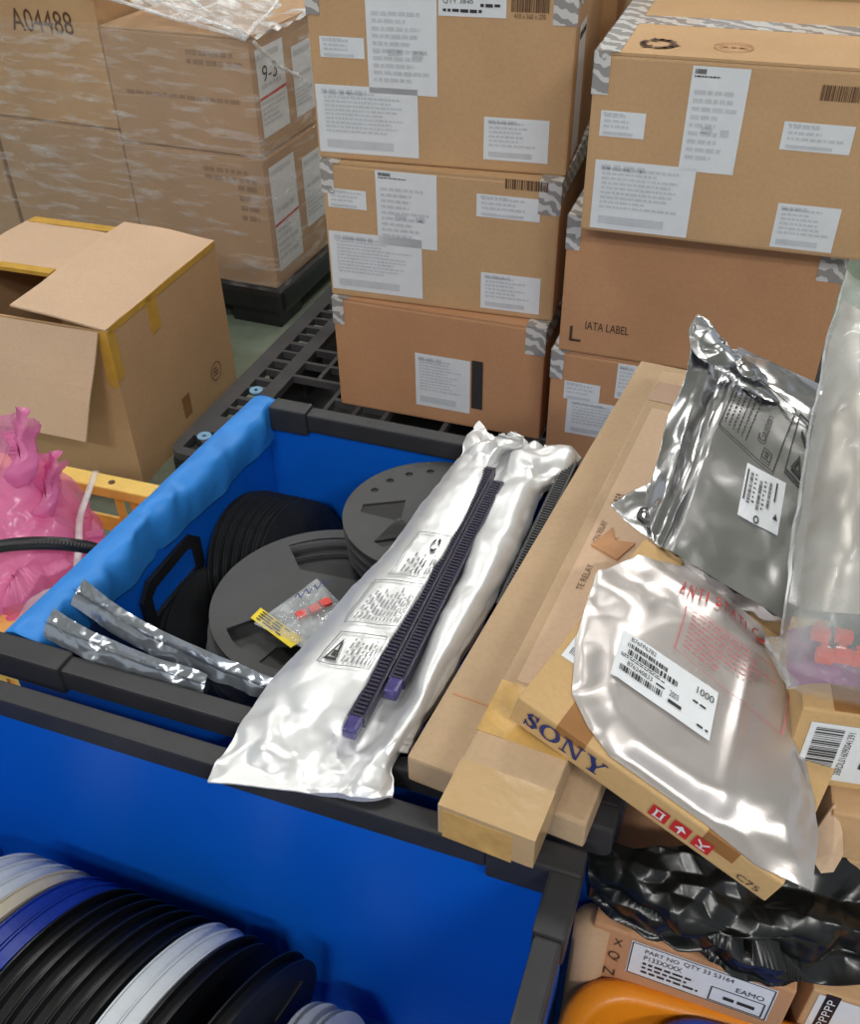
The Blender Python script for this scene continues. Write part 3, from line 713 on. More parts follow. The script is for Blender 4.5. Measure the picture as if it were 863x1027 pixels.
for k, (px, py) in enumerate(((330, 1010), (352, 1015))):
    c = FW((BM2.inverted() @ U(px, py, .30)).x, .16, .27)
    reel(('small pale reel at the right end of the row in the front bin', 'small white reel at the far right of the row in the front bin')[k], discM(c, (E1*.9+ZZ*.3)), .09, .010, K['reel_white'], [], 'small reels at the end of the row', seg=48)

# ------------------------------------------------------------------ zip bag and yellow card on the flat reel
G = []
def quadgrid(P, z, nu, nv, h, f, seed, amp):
    """P: four pixels (nl, nr, fr, fl) on plane z; pillow height h"""
    q = [U(x, y, z) for x, y in P]; G = []
    for i in range(nu):
        u = i/(nu-1); a = q[0].lerp(q[3], u); b = q[1].lerp(q[2], u); row = []
        for j in range(nv):
            v = j/(nv-1); p = a.lerp(b, v); e = (math.sin(math.pi*u)*math.sin(math.pi*v))**.6
            p.z += h*e+amp*e*ridge(p, f, seed); row.append(p)
        G.append(row)
    return G
mbx = MB().plate([[(U(x, y, .6).x, U(x, y, .6).y) for x, y in ((252, 622), (292, 652), (306, 644), (262, 612))]], .001, Matrix.Translation((0, 0, .6045)))
yl = mbx.build('yellow_card', K['yellow_label']); tag(yl, 'small yellow printed card under the clear bag on the reel', 'card')
ymp = lambda u, v, off: Vector((lerp(U(252, 622, .6).x, U(292, 652, .6).x, u)+v*(U(262, 612, .6).x-U(252, 622, .6).x), lerp(U(252, 622, .6).y, U(292, 652, .6).y, u)+v*(U(262, 612, .6).y-U(252, 622, .6).y), .6055+off))
p = Print(); p.para(.1, .1, .95, .9, 4); p.build('print', K['ink'], yl, ymp)
zb = empty('zip_bag', 'small clear zip bag with red parts on the large grey reel', 'bag', U(305, 620, .604))
pillow(MB(), quadgrid([(255, 625), (310, 652), (345, 608), (318, 580)], .606, 30, 30, .010, 40, 5, .006), .6055).build('film', K['zip'], zb, smooth=True)
b = MB()
for x, y in ((303, 618), (316, 612), (327, 606)): b.box(-.008, .008, -.007, .007, 0, .006, YAW(U(x, y, .608), 30))
b.build('red_part', K['redplastic'], zb)
zmp = lambda u, v, off: U(lerp(296, 330, u), lerp(603, 586, u)+v*-9, .6185)
p = Print(); p.stroke([(i/12, .4+.4*math.sin(i*2.1)) for i in range(13)], .035); p.build('pen_mark', K['navy'], zb, zmp)

# ------------------------------------------------------------------ dark shielding bags at the front of the rear bin
def esdbag(lab, top, bot, seed):
    root = empty('shielding_bag', lab, 'bag', U(*bot[len(bot)//2]), 'grey shielding bags')
    tc = [U(*q) for q in top]; bc = [U(*q) for q in bot]
    def body(off):
        ctrl = [[p + (q-p)*s + E2*off*math.sin(math.pi*min(s*1.4, 1)) for p, q in zip(tc, bc)] for s in (.0, .35, .7, 1.0)]
        return crumple(spgrid(ctrl, 26, 60), .008, 10, seed)
    MB().grid(body(.0)).build('film', K['esd'], root, smooth=True)
    MB().grid(body(.018)).build('film', K['esd'], root, smooth=True)
    ctrl = [[p + E2*s*(1-.45*i/(len(tc)-1)) + ZZ*h + (q-p)*.03 for i, (p, q) in enumerate(zip(tc, bc))] for s, h in ((.016, .007), (.005, .0), (-.005, -.008), (-.013, -.019))]
    MB().grid(crumple(spgrid(ctrl, 16, 110), .010, 24, seed+4)).build('open_edge', K['esd_edge'], root, smooth=True)
    return root
esdbag('crumpled dark clear bag with a shiny top edge, nearer the reels', [(74, 588, .725), (110, 615, .72), (150, 638, .715), (200, 660, .71), (245, 678, .705), (275, 690, .70)], [(100, 650, .55), (140, 668, .55), (175, 684, .55), (215, 700, .55), (245, 712, .55), (270, 720, .55)], 2)
esdbag('crumpled dark clear bag with a shiny top edge, nearest the front rim', [(46, 620, .722), (80, 640, .72), (115, 655, .715), (150, 668, .71), (185, 678, .705), (205, 685, .70)], [(72, 668, .56), (105, 676, .56), (135, 686, .56), (165, 696, .56), (190, 704, .56), (205, 708, .56)], 8)

# ------------------------------------------------------------------ foil bag with component tubes
ZB = .708
R_ = [  # L, left lobe crest, lip L, lip R, right crest, R   (pixels), crest height
    ((208, 783), (275, 792), (335, 797), (352, 800), (372, 801), (394, 798), .004),
    ((242, 724), (290, 742), (338, 748), (372, 758), (390, 757), (402, 762), .020),
    ((274, 680), (322, 692), (364, 699), (410, 708), (418, 713), (428, 720), .034),
    ((309, 641), (352, 646), (390, 651), (426, 661), (440, 664), (457, 669), .040),
    ((344, 599), (384, 601), (418, 605), (445, 616), (463, 620), (483, 627), .042),
    ((385, 553), (418, 554), (446, 558), (466, 573), (486, 577), (506, 585), .042),
    ((418, 511), (448, 509), (472, 512), (483, 528), (507, 529), (531, 534), .040),
    ((450, 470), (473, 466), (490, 469), (502, 482), (522, 486), (543, 497), .038),
    ((466, 437), (487, 437), (504, 446), (514, 452), (540, 455), (573, 478), .040),
    ((477, 420), (500, 424), (518, 434), (528, 438), (550, 430), (583, 452), .030)]
ctrl = []
for a, b, c, d, e, f, h in R_:
    mid = ((c[0]+d[0])/2, (c[1]+d[1])/2)
    gz = max(.004, h*.12) if h > .03 else h*.6
    ctrl.append([U(*a, ZB+.004), U(lerp(a[0], b[0], .35), lerp(a[1], b[1], .35), ZB+h*.75), U(*b, ZB+h), U(lerp(b[0], c[0], .7), lerp(b[1], c[1], .7), ZB+h*.95), U(*c, ZB+h*.8), U(lerp(c[0], d[0], .3), lerp(c[1], d[1], .3), ZB+gz), U(lerp(c[0], d[0], .75), lerp(c[1], d[1], .75), ZB+gz), U(*d, ZB+h*.85), U(*e, ZB+h), U(lerp(e[0], f[0], .7), lerp(e[1], f[1], .7), ZB+h*.6), U(*f, ZB+.004)])
G = spgrid(ctrl, 190, 110)
G = crumple(G, lambda u, v: .006+.050*max(0, (u-.76)/.24)+.020*max(0, (.22-u)/.22), 15, 1)
for i, r in enumerate(G):
    for p in r: p.z = max(p.z, ZB+.002)
tb = empty('foil_tube_bag', 'long white foil bag slit open over dark tubes, across the rear bin', 'bag', U(390, 600, ZB))
pillow(MB(), G, ZB).build('foil', K['foil_white'], tb, smooth=True)
# print on the left lobe
def tbmap(rows, off0=.0):
    def f(u, v, off):
        # u: across 0..1 (L -> lip), v: along 0..1
        i = min(max(v, 0), .9999)*189; j = min(max(u, 0), .9999)*(4/10*109)
        a, b = int(i), int(j); fi, fj = i-a, j-b
        p = G[a][b].lerp(G[a][min(b+1, 109)], fj).lerp(G[a+1][b].lerp(G[a+1][min(b+1, 109)], fj), fi)
        n = (G[a][b+1]-G[a][b]).cross(G[a+1][b]-G[a][b]); n.normalize()
        if n.z < 0: n = -n
        return p+n*(off+.0012)
    return f
tm = tbmap(0)
p = Print()
def box_outline(p, u0, v0, u1, v1, n=24, wd=.010):
    pts = [(lerp(u0, u1, i/n), v0) for i in range(n)]+[(u1, lerp(v0, v1, i/n)) for i in range(n)]+[(lerp(u1, u0, i/n), v1) for i in range(n)]+[(u0, lerp(v1, v0, i/n)) for i in range(n)]
    p.stroke(pts, wd, True)
def thin(p, u0, v0, u1, v1, du, dv, n=30):
    for (a, b) in (((u0, v0), (u1, v0)), ((u0, v1), (u1, v1))):
        for i in range(n): p.quad(lerp(u0, u1, i/n), a[1], lerp(u0, u1, (i+1)/n), a[1]+dv)
    for u in (u0, u1):
        for i in range(n): p.quad(u, lerp(v0, v1, i/n), u+du, lerp(v0, v1, (i+1)/n))
thin(p, .34, .28, .80, .36, .012, .0022)
thin(p, .30, .385, .88, .485, .012, .0022)
thin(p, .38, .50, .95, .60, .008, .0018)
def mini(p, u0, v0, u1, v1, n):
    h = (v1-v0)/n
    for i in range(n):
        x = u0; e = lerp(u0, u1, rnd.uniform(.6, 1))
        while x < e: wd = rnd.uniform(.02, .07); p.quad(x, v1-(i+.7)*h, min(x+wd, e), v1-(i+.3)*h); x += wd+.018
def miniv(p, u0, v0, u1, v1, n):
    w_ = (u1-u0)/n
    for i in range(n):
        y = v0; e = lerp(v0, v1, rnd.uniform(.65, 1))
        while y < e: d = rnd.uniform(.006, .020); p.quad(u0+(i+.3)*w_, y, u0+(i+.68)*w_, min(y+d, e)); y += d+.005
miniv(p, .50, .29, .78, .35, 7); miniv(p, .36, .395, .84, .475, 13); miniv(p, .45, .51, .60, .555, 3)
p.build('print', K['ink_grey'], tb, tm)
p = Print(); p.loops([[(.37, .29), (.47, .29), (.42, .345)], [(.392, .297), (.448, .297), (.42, .330)]]); p.quad(.405, .30, .435, .315)
p.build('warning_triangle', K['ink'], tb, tm); p = Print()
for k in range(3):
    a = k*2.09; p.stroke([(.66+.05*math.cos(a+t), .575+.012*math.sin(a+t)) for t in (0, .5, 1, 1.5)], .008)
p.build('knot_symbol', K['ink'], tb, tm); p = Print()
miniv(p, .60, .510, .68, .556, 2); miniv(p, .72, .510, .90, .556, 4)
p.build('print', K['ink'], tb, tm)
# component tubes lying in the slit
def ctube(lab, a, b, wd, ht, m=None, plug=True):
    d = (b-a); Ln = d.length; M = frame(a, d, (0, 0, 1)); root = empty('component_tube', lab, 'tube', M, 'dark component tubes')
    bd = MB(); bd.box(0, Ln, -wd/2, wd/2, 0, ht*.86, M, r=.001); bd.build('body', m or K['purple'], root)
    r = MB(); n = int(Ln/.006)
    for i in range(n): r.box(i*.006+.001, i*.006+.0042, -wd*.30, wd*.30, ht*.86, ht, M)
    r.build('ribs', m or K['purple'], root)
    if plug: MB().box(-.022, .006, -wd*.42, wd*.42, .001, ht*.95, M, r=.004).build('plug', K['plug'], root)
    return root
zt = ZB+.012
ctube('purple ribbed tube on the left in the foil slit', U(358, 728, zt+.004), U(491, 476, zt+.006), .021, .018)
ctube('purple ribbed tube on the right in the foil slit', U(398, 690, zt+.004), U(499, 490, zt+.006), .021, .018)
ctube('black ribbed tube beside the foil bag, next to the long flat carton', U(505, 615, ZB+.001), U(572, 470, ZB+.001), .022, .018, K['black'], False)
# ------------------------------------------------------------------ long flat cartons across the rear bin
def longbox(lab, M, W, D, H, m):
    root = empty('long_carton', lab, 'box', M @ Matrix.Translation((W/2, D/2, 0)))
    MB().box(0, W, 0, D, 0, H, M, r=.004).build('body', m, root); return root
a = U(408, 757, .75); M1 = YAW((a.x, a.y, BH+.005), -26.0)
l1 = longbox('wide flat smooth carton lying across the rear bin, under the taped one', M1, .205, .93, .043, K['box_c'])
MB().box(0.01, .195, .10, .103, .043, .0436, M1).build('seam', K['box_b'], l1)
a = U(440, 806, .80); M2 = YAW((a.x, a.y, BH+.0485), -25.0); W2 = .100
l2 = longbox('narrow worn carton with yellowed tape on its near end, atop the flat carton', M2, W2, .90, .050, K['box_c'])
MB().box(.0, W2, .10, .175, .050, .0508, M2).build('tape', K['tape_yellow'], l2)
MB().box(-.0006, W2+.0006, -.0006, .060, .004, .0506, M2, r=.0002).build('tape', K['tape_clear'], l2)
MB().box(.004, W2*.78, -.0012, .03, -.0002, .044, M2).build('tape', K['tape_yellow'], l2)
MB().box(.004, W2-.004, .80, .86, .050, .0508, M2).build('tape', K['tape_brown'], l2)
b = MB(); b.box(.015, W2-.012, .18, .78, .050, .0507, M2); b.build('paper_strip', K['box_in'], l2)
lmp = lambda u, v, off: M2 @ Vector((u, v, .050+off))
p = Print(); p.text('TE RELAY', .030, .345, .038, .395, rot=90); p.text('TERMINAL', .046, .42, .052, .46, rot=90); p.build('lettering', K['ink_brown'], l2, lmp)
p = Print(); p.text('ON RELAY', .022, .44, .030, .485, rot=90); p.para(.024, .53, .045, .55, 3); p.build('lettering', K['ink_brown'], l2, lmp)
# torn patch
b = MB(); b.plate([[(.024, .43), (.062, .415), (.075, .455), (.05, .45), (.04, .475)]], .003, M2 @ Matrix.Translation((0, 0, .0508))); b.build('torn_patch', K['box_b'], l2)

# ------------------------------------------------------------------ flat branded carton and the round foil bag on it
SA, SB, SC = U(520, 699, .856), U(787, 888, .783), U(611, 517, .870)
SX = (SB-SA); SW = SX.length; SX.normalize(); SN = SX.cross(SC-SA).normalized(); SY = SN.cross(SX); SD = (SC-SA).dot(SY)
SH = .042
SM = frame(SA, SX, SN)      # local z=0 is the top face
so = empty('flat_carton', 'flat kraft carton with navy capitals and red squares, tilted on the right pile', 'box', SM @ Matrix.Translation((SW/2, SD/2, -SH)))
MB().box(0, SW, 0, SD, -SH, 0, SM, r=.003).build('body', K['sony'], so)
MB().box(.048, .082, -.0006, .040, -.012, .0006, SM).build('tape', K['tape_brown'], so)
MB().box(SW-.08, SW-.045, -.0006, .05, -.020, .0006, SM).build('tape', K['tape_brown'], so)
smap = lambda u, v, off: SM @ Vector((u, -off, v-SH))   # on the front face, v from the bottom
# serif capitals drawn by hand
def serif(word, x0, y0, h):
    p = Print(); x = x0
    def V(pts): return [(x+a*h, y0+b*h) for a, b in pts]
    for ch in word:
        if ch == 'S':
            sp = [(.62, .74), (.50, .90), (.32, .90), (.20, .76), (.30, .58), (.52, .44), (.62, .28), (.50, .10), (.30, .09), (.14, .28)]
            for i in range(len(sp)-1):
                wdt = (.10, .08, .13, .20, .22, .22, .18, .10, .09)[i]; p.stroke(V([sp[i], sp[i+1]]), wdt*h)
            p.quad(x+.58*h, y0+.62*h, x+.65*h, y0+1.0*h); p.quad(x+.10*h, y0, x+.17*h, y0+.38*h); x += .80*h
        elif ch == 'O':
            p.loops([[(x+.5*h+.5*h*math.cos(t*math.pi/12), y0+.5*h+.5*h*math.sin(t*math.pi/12)) for t in range(24)], [(x+.5*h+.28*h*math.cos(t*math.pi/12), y0+.5*h+.41*h*math.sin(t*math.pi/12)) for t in range(24)]]); x += 1.10*h
        elif ch == 'N':
            p.quad(x+.14*h, y0, x+.22*h, y0+h); p.quad(x+.80*h, y0, x+.88*h, y0+h); p.poly(V([(.10, 1), (.34, 1), (.90, 0), (.72, 0)])); p.quad(x, y0, x+.36*h, y0+.08*h); p.quad(x+.0*h, y0+.92*h, x+.3*h, y0+h); p.quad(x+.66*h, y0+.92*h, x+1.02*h, y0+h); x += 1.14*h
        elif ch == 'Y':
            p.poly(V([(.08, 1), (.34, 1), (.60, .48), (.60, .42), (.38, .42)])); p.poly(V([(.82, 1), (.92, 1), (.60, .42), (.52, .42)])); p.quad(x+.38*h, y0, x+.60*h, y0+.46*h); p.quad(x+.26*h, y0, x+.72*h, y0+.08*h); p.quad(x, y0+.92*h, x+.42*h, y0+h); p.quad(x+.70*h, y0+.92*h, x+1.0*h, y0+h); x += 1.0*h
    return p
serif('SONY', .014, .011, .024).build('lettering', K['navy'], so, smap)
p = Print()
for k in range(3): x = .165+k*.024; p.quad(x, .010, x+.019, .029)
p.build('red_squares', K['red'], so, smap)
p = Print(); x = .165
p.stroke([(x+.006, .014), (x+.006, .025)], .0022); p.stroke([(x+.013, .014), (x+.013, .025)], .0022); p.quad(x+.004, .0125, x+.015, .0145); p.quad(x+.004, .0245, x+.015, .026)
x += .024; p.poly([(x+.003, .019), (x+.0095, .0265), (x+.016, .019)]); p.quad(x+.0085, .012, x+.0105, .019)
x += .024; p.stroke([(x+.004, .025), (x+.0095, .019), (x+.015, .025)], .0022); p.stroke([(x+.0095, .013), (x+.0095, .019)], .0022); p.stroke([(x+.005, .014), (x+.014, .014)], .0018)
p.build('white_symbols', K['paper'], so, smap, .0020)
p = Print(); p.text('C75', SW-.035, .008, SW-.012, .017); p.build('lettering', K['ink_dark'], so, smap)
tmap = lambda u, v, off: SM @ Vector((u, v, off))
lbl = sheet('label', K['paper'], so, tmap, .008, .075, .06, .155)
p = Print(); p.barcode(.013, .083, .055, .093); p.text('B76', .02, .135, .05, .148); p.barcode(.013, .118, .055, .128); p.para(.013, .098, .055, .115, 3); p.build('print', K['ink'], lbl, tmap)
def spx(px, py, h=0.0):
    q = hit(px, py, SA+SN*h, SN); l = SM.inverted() @ q; return (l.x, l.y)
RC = spx(712, 700, .02); RR = .118
outl = [spx(x, y, .003) for x, y in ((578, 640), (598, 575), (640, 557), (700, 572), (765, 628), (795, 690), (812, 780), (822, 835), (815, 893), (760, 868), (700, 838), (650, 790), (612, 758), (590, 728), (574, 695))]
outl = [(x, max(y, .004)) if x < SW*.72 else (x, y) for x, y in outl]
def outr(a):
    """distance from the reel centre to the bag outline along angle a"""
    d = (math.cos(a), math.sin(a)); best = .14
    for i in range(len(outl)):
        p, q = outl[i], outl[(i+1) % len(outl)]; ex, ey = q[0]-p[0], q[1]-p[1]; px, py = p[0]-RC[0], p[1]-RC[1]
        den = d[0]*ey-d[1]*ex
        if abs(den) < 1e-9: continue
        t = (px*ey-py*ex)/den; s = (px*d[1]-py*d[0])/den
        if t > 0 and -1e-6 <= s <= 1+1e-6: best = t
    return best
def foilh(x, y):
    dx, dy = x-RC[0], y-RC[1]; r = math.hypot(dx, dy); a = math.atan2(dy, dx); ro = outr(a)
    rr = min(RR, ro*.93)
    if r <= rr*.86: h = .024
    elif r < ro: t = (r-rr*.86)/max(ro-rr*.86, 1e-4); t = t*t*(3-2*t); h = lerp(.024, .006, t)
    else: h = .004
    fl = min(1, max(0, (r/rr-.80)/.25)); q = Vector((x, y, .3))
    wr = ridge(q, 7, 4)*.003 + fl*ridge(Vector((x*.5+y, y*.6-x, 0)), 11, 2)*.016
    # soft folds running towards the near right
    s = (dx*.3+dy*.95); wr += .0035*math.exp(-((dx-.035+s*.25)/.008)**2)*max(0, 1-abs(s)/.09)
    return max(.0025, h+wr)
b = MB(); G2 = []
NA, NR = 220, 46
for i in range(NR+1):
    t = i/NR
    row = []
    for k in range(NA):
        a = 2*math.pi*k/NA; ro = outr(a); r = ro*max(t, .001); row.append(SM @ Vector((RC[0]+r*math.cos(a), RC[1]+r*math.sin(a), foilh(RC[0]+r*math.cos(a), RC[1]+r*math.sin(a)))))
    G2.append(row)
b.grid(G2, wrap=True)
low = [SM @ Vector((RC[0]+outr(2*math.pi*k/NA)*math.cos(2*math.pi*k/NA), RC[1]+outr(2*math.pi*k/NA)*math.sin(2*math.pi*k/NA), .0012)) for k in range(NA)]
cb = SM @ Vector((RC[0], RC[1], .0012))
b.grid([G2[-1], low], wrap=True); b.grid([low, [cb]*NA], wrap=True)
rb = empty('foil_reel_bag', 'satin foil bag with a round reel inside, lying on the flat carton', 'bag', SM @ Matrix.Translation((RC[0], RC[1], .001)))
b.build('foil', K['foil_soft'], rb, smooth=True)
fm = lambda u, v, off: SM @ Vector((u, v, foilh(u, v)+off+.0022))
# label, in its own slanted frame given by three pixels
def slant(p0, p1, p2, h=.024):
    """map (s,t) in 0..1 on to the foil: p0 -> s=0,t=0, p1 -> s=1, p2 -> t=1"""
    a, c, d = spx(*p0, h), spx(*p1, h), spx(*p2, h)
    return lambda s, t, off: fm(a[0]+(c[0]-a[0])*s+(d[0]-a[0])*t, a[1]+(c[1]-a[1])*s+(d[1]-a[1])*t, off)
lm = slant((612, 676), (711, 744), (625, 632))
lb = sheet('label', K['paper'], rb, lm, 0, 0, 1, 1, 14)
p = Print(); p.text('B76FP6782', .10, .84, .36, .93); p.barcode(.08, .70, .5, .79); p.barcode(.10, .55, .62, .66); p.text('876240833', .12, .33, .38, .42); p.barcode(.06, .17, .5, .29); p.para(.04, .45, .5, .53, 2); p.text('1000', .80, .70, .97, .84); p.text('2003', .56, .30, .65, .42); p.line(.42, .34, .52, .38); p.line(.56, .16, .72, .24); p.line(.86, .1, .97, .15); p.line(.78, .5, .92, .54); p.build('print', K['ink'], lb, lm, .0020)
tm2 = slant((682, 590), (764, 639), (689, 574))
p = Print()
for i, ch in enumerate('ANTISTATIC'): p.text(ch, i*.1+.01, .0, i*.1+(.030 if ch == 'I' else .082), .9)
p.build('lettering', K['red'], rb, tm2)
tm3 = slant((676, 652), (784, 738), (690, 606))
p = Print(); p.rect(0, 0, 1, 1, .012)
for i in range(9): mini(p, .06, .90-i*.095, .94 if i < 6 else .55, .97-i*.095, 1)
p.build('warning_text', K['pinkred'], rb, tm3)
tm4 = slant((757, 640), (776, 648), (766, 628))
p = Print(); p.loops([[(0, 0), (1, 0), (.5, .9)], [(.38, .16), (.62, .16), (.5, .5)]]); p.build('static_symbol', K['red'], rb, tm4)

# ------------------------------------------------------------------ silver shielding bag holding a box, behind the flat carton
CA, CB, CC = U(672, 548, .865), U(778, 612, .855), U(737, 368, .965)
CX = (CB-CA).normalized(); CN = CX.cross(CC-CA).normalized(); CY = CN.cross(CX); CD = (CC-CA).length; CW_ = .235; CH = .060
CM = frame(CA, CX, CN); skew = (CC-CA).dot(CX)/(CC-CA).dot(CY); CD = (CC-CA).dot(CY)
cb_ = empty('shielding_bag', 'shiny silver bag round a box, printed Caution, behind the flat carton', 'bag', CM @ Matrix.Translation((CW_/2, CD/2, -CH)))
def cpt(u, v, h): return CM @ Vector((u+skew*v, v, h))
def facegrid():
    G = []
    for i in range(61):
        v = lerp(-.004, CD+.055, i/60); row = []
        for j in range(61):
            u = lerp(-.010, CW_, j/60); h = 0.0
            if v > CD: h -= (v-CD)*.55
            if u < 0: h -= .004
            q = Vector((u, v, 0)); h += ridge(q, 11, 6)*.0060+(ridge(q, 16, 9)*.012 if v > CD*.93 else 0)
            row.append(cpt(u, v, h))
        G.append(row)
    return G
FG = facegrid()
b = MB(); b.grid(FG)
front = [[cpt(lerp(-.006, CW_, j/30), -.004+.006*ridge(Vector((j*.02, t*.06, 1)), 20, 3), -CH*t) for j in range(31)] for t in [k/10 for k in range(11)]]
b.grid(front)
back = [[cpt(lerp(-.01, CW_, j/10), CD+.055*(1-t), -.030-CH*t) for j in range(11)] for t in (0, 1)]; b.grid(back)
b.grid([[cpt(-.008, lerp(0, CD, j/10), -.004) for j in range(11)], [cpt(-.004, lerp(0, CD, j/10), -CH) for j in range(11)]])
b.grid([[cpt(CW_, lerp(0, CD+.05, j/10), -.004) for j in range(11)], [cpt(CW_, lerp(0, CD+.05, j/10), -CH) for j in range(11)]])
b.grid([[cpt(lerp(0, CW_, j/4), lerp(0, CD, i/4), -CH) for j in range(5)] for i in range(5)])
b.build('foil', K['foil'], cb_, smooth=True)
# side fin: flap of foil standing out to the left, up to the peaked top corner
ridge_px = [(664, 549, .862), (690, 490, .893), (712, 430, .925), (732, 375, .958), (740, 350, .975)]
edge_px = [(640, 520, .855), (657, 475, .885), (668, 425, .925), (688, 380, .965), (700, 316, 1.01)]
ctrl = []
for (a, b_) in zip(ridge_px, edge_px):
    A_, B_ = U(*a), U(*b_); ctrl.append([A_, A_.lerp(B_, .25)+Vector((0, 0, -.008)), A_.lerp(B_, .5)+Vector((0, 0, .006)), A_.lerp(B_, .8), B_])
fin = crumple(spgrid(ctrl, 70, 34), .016, 9, 12)
ob = MB().grid(fin).build('side_fin', K['foil'], cb_, smooth=True); s_ = ob.modifiers.new('solid', 'SOLIDIFY'); s_.thickness = .0012
pk = [[U(700, 314, 1.012), U(712, 322, 1.01), U(720, 336, 1.0)], [U(692, 330, 1.0), U(715, 340, .995), U(745, 362, .985)], [U(706, 360, .985), U(730, 362, .98), U(775, 390, .965)], [U(735, 372, .968), U(760, 388, .962), U(812, 428, .945)]]
ob = MB().grid(crumple(spgrid(pk, 40, 40), .022, 12, 15)).build('top_fin', K['foil'], cb_, smooth=True); s_ = ob.modifiers.new('solid', 'SOLIDIFY'); s_.thickness = .0012
cm = lambda u, v, off: cpt(u, v, ridge(Vector((u, v, 0)), 11, 6)*.0060+off+.0016)
def cpx(px, py):
    l = CM.inverted() @ hit(px, py, CA, CN); return l.x-skew*l.y, l.y
def cslant(p0, p1, p2):
    a, c, d = cpx(*p0), cpx(*p1), cpx(*p2)
    return lambda s, t, off: cm(a[0]+(c[0]-a[0])*s+(d[0]-a[0])*t, a[1]+(c[1]-a[1])*s+(d[1]-a[1])*t, off)
k1 = cslant((722, 427), (773, 470), (745, 372))     # text panel; s runs right/down, t up
p = Print(); p.rect(0, -.02, 1.05, 1.05, .016); p.text('Caution', .64, .26, .78, .68, rot=90)
for i in range(6):
    x = .05+i*.085; mini_y = 0
    y = .12
    while y < .95: wd = rnd.uniform(.02, .06); p.quad(x, y, x+.022, min(y+wd, .97)); y += wd+.025
p.rect(.80, .06, .95, .20, .014); p.text('3', .84, .08, .91, .18, rot=90); p.build('caution_panel', K['ink'], cb_, k1)
k2 = cslant((788, 470), (806, 490), (803, 415))
p = Print(); p.rect(0, 0, 1, 1, .05); p.stroke([(.3, .75), (.6, .65), (.7, .85), (.5, .95)], .07); p.loops([[(.2, .1), (.8, .1), (.5, .4)], [(.4, .16), (.6, .16), (.5, .28)]]); p.build('static_symbol', K['ink'], cb_, k2)
k3 = cslant((740, 516), (780, 538), (750, 464))
lb = sheet('label', K['paper'], cb_, k3, 0, 0, 1, 1, 8)
p = Print(); p.barcode(.14, .28, .22, .88, True); p.barcode(.38, .24, .46, .80, True); p.barcode(.62, .35, .69, .85, True); mini(p, .26, .3, .34, .9, 7); mini(p, .5, .25, .58, .85, 7); p.line(.05, .3, .09, .9); p.line(.78, .5, .82, .9); p.loops([circle(.07, 16, .45, .07), circle(.04, 16, .45, .07)]); p.poly([(.82, .22), (.94, .22), (.88, .34)]); p.build('print', K['ink'], lb, k3, .0024)
# small foil corner with a round mark, lying on the long carton
ctrl = [[U(612, 505, .862), U(628, 522, .858), U(652, 540, .856)], [U(630, 495, .868), U(648, 512, .862), U(668, 532, .862)], [U(655, 482, .872), U(662, 500, .866), U(672, 520, .866)]]
fg = crumple(spgrid(ctrl, 26, 26), .006, 24, 21)
fo_ = MB().grid(fg).build('loose_flap', K['foil'], cb_, smooth=True); s_ = fo_.modifiers.new('solid', 'SOLIDIFY'); s_.thickness = .001
def fmapc(u, v, off):
    i = min(max(u, 0), .999)*25; j = min(max(v, 0), .999)*25; a, b2_ = int(i), int(j); q = fg[a][b2_].lerp(fg[a+1][b2_+1], .5*((i-a)+(j-b2_))); return q+ZZ*(off+.001)
p = Print(); p.loops([circle(.20, 24, .45, .62), circle(.13, 24, .45, .62)]); p.loops([circle(.075, 16, .45, .62), circle(.03, 12, .45, .62)]); p.build('round_mark', K['ink'], fo_, fmapc)

# ------------------------------------------------------------------ clear bag with red connectors at the right edge
rows = [((848, 268), (864, 280), (905, 300), (985, 330), 1.04), ((826, 350), (850, 355), (900, 360), (985, 380), 1.02), ((806, 450), (835, 460), (890, 470), (985, 480), .985),
        ((790, 545), (820, 555), (880, 560), (985, 570), .95), ((776, 625), (805, 640), (870, 645), (985, 655), .915), ((778, 655), (805, 668), (870, 680), (985, 690), .895), ((790, 688), (815, 690), (870, 700), (985, 712), .885)]
ctrl = []
for i, (a, b1_, c, d, z) in enumerate(rows):
    h = (.012, .030, .045, .055, .058, .045, .008)[i]; ctrl.append([U(*a, z), U(*b1_, z+h*.7), U(*c, z+h), U(*d, z+.01)])
GD = crumple(spgrid(ctrl, 110, 70), lambda u, v: .010+.010*u, 9, 31)
cbg = empty('clear_bag', 'large crinkled clear bag with red connectors at the right edge', 'bag', U(850, 560, .88))
MB().grid(GD).build('film', K['clear'], cbg, smooth=True)
B_ = [[Vector((p.x, p.y, p.z-.030*math.sin(math.pi*min(max((j+.5)/70, .0), 1))*math.sin(math.pi*min(1, (i+4)/114))-.004)) for j, p in enumerate(r)] for i, r in enumerate(GD)]
MB().grid(B_).build('film_underside', K['clear'], cbg, smooth=True)
eg = [[r[0], r[0]+(r[3]-r[0])*1.2+ZZ*.003] for r in GD]
MB().grid(eg).build('sealed_edge', K['wrap_fold'], cbg, smooth=True)
pg = [[p+ZZ*-.022 for p in r[8::2]] for r in GD[4:64:2]]
MB().grid(pg).build('grey_pouch', K['grey_pouch'], cbg, smooth=True)
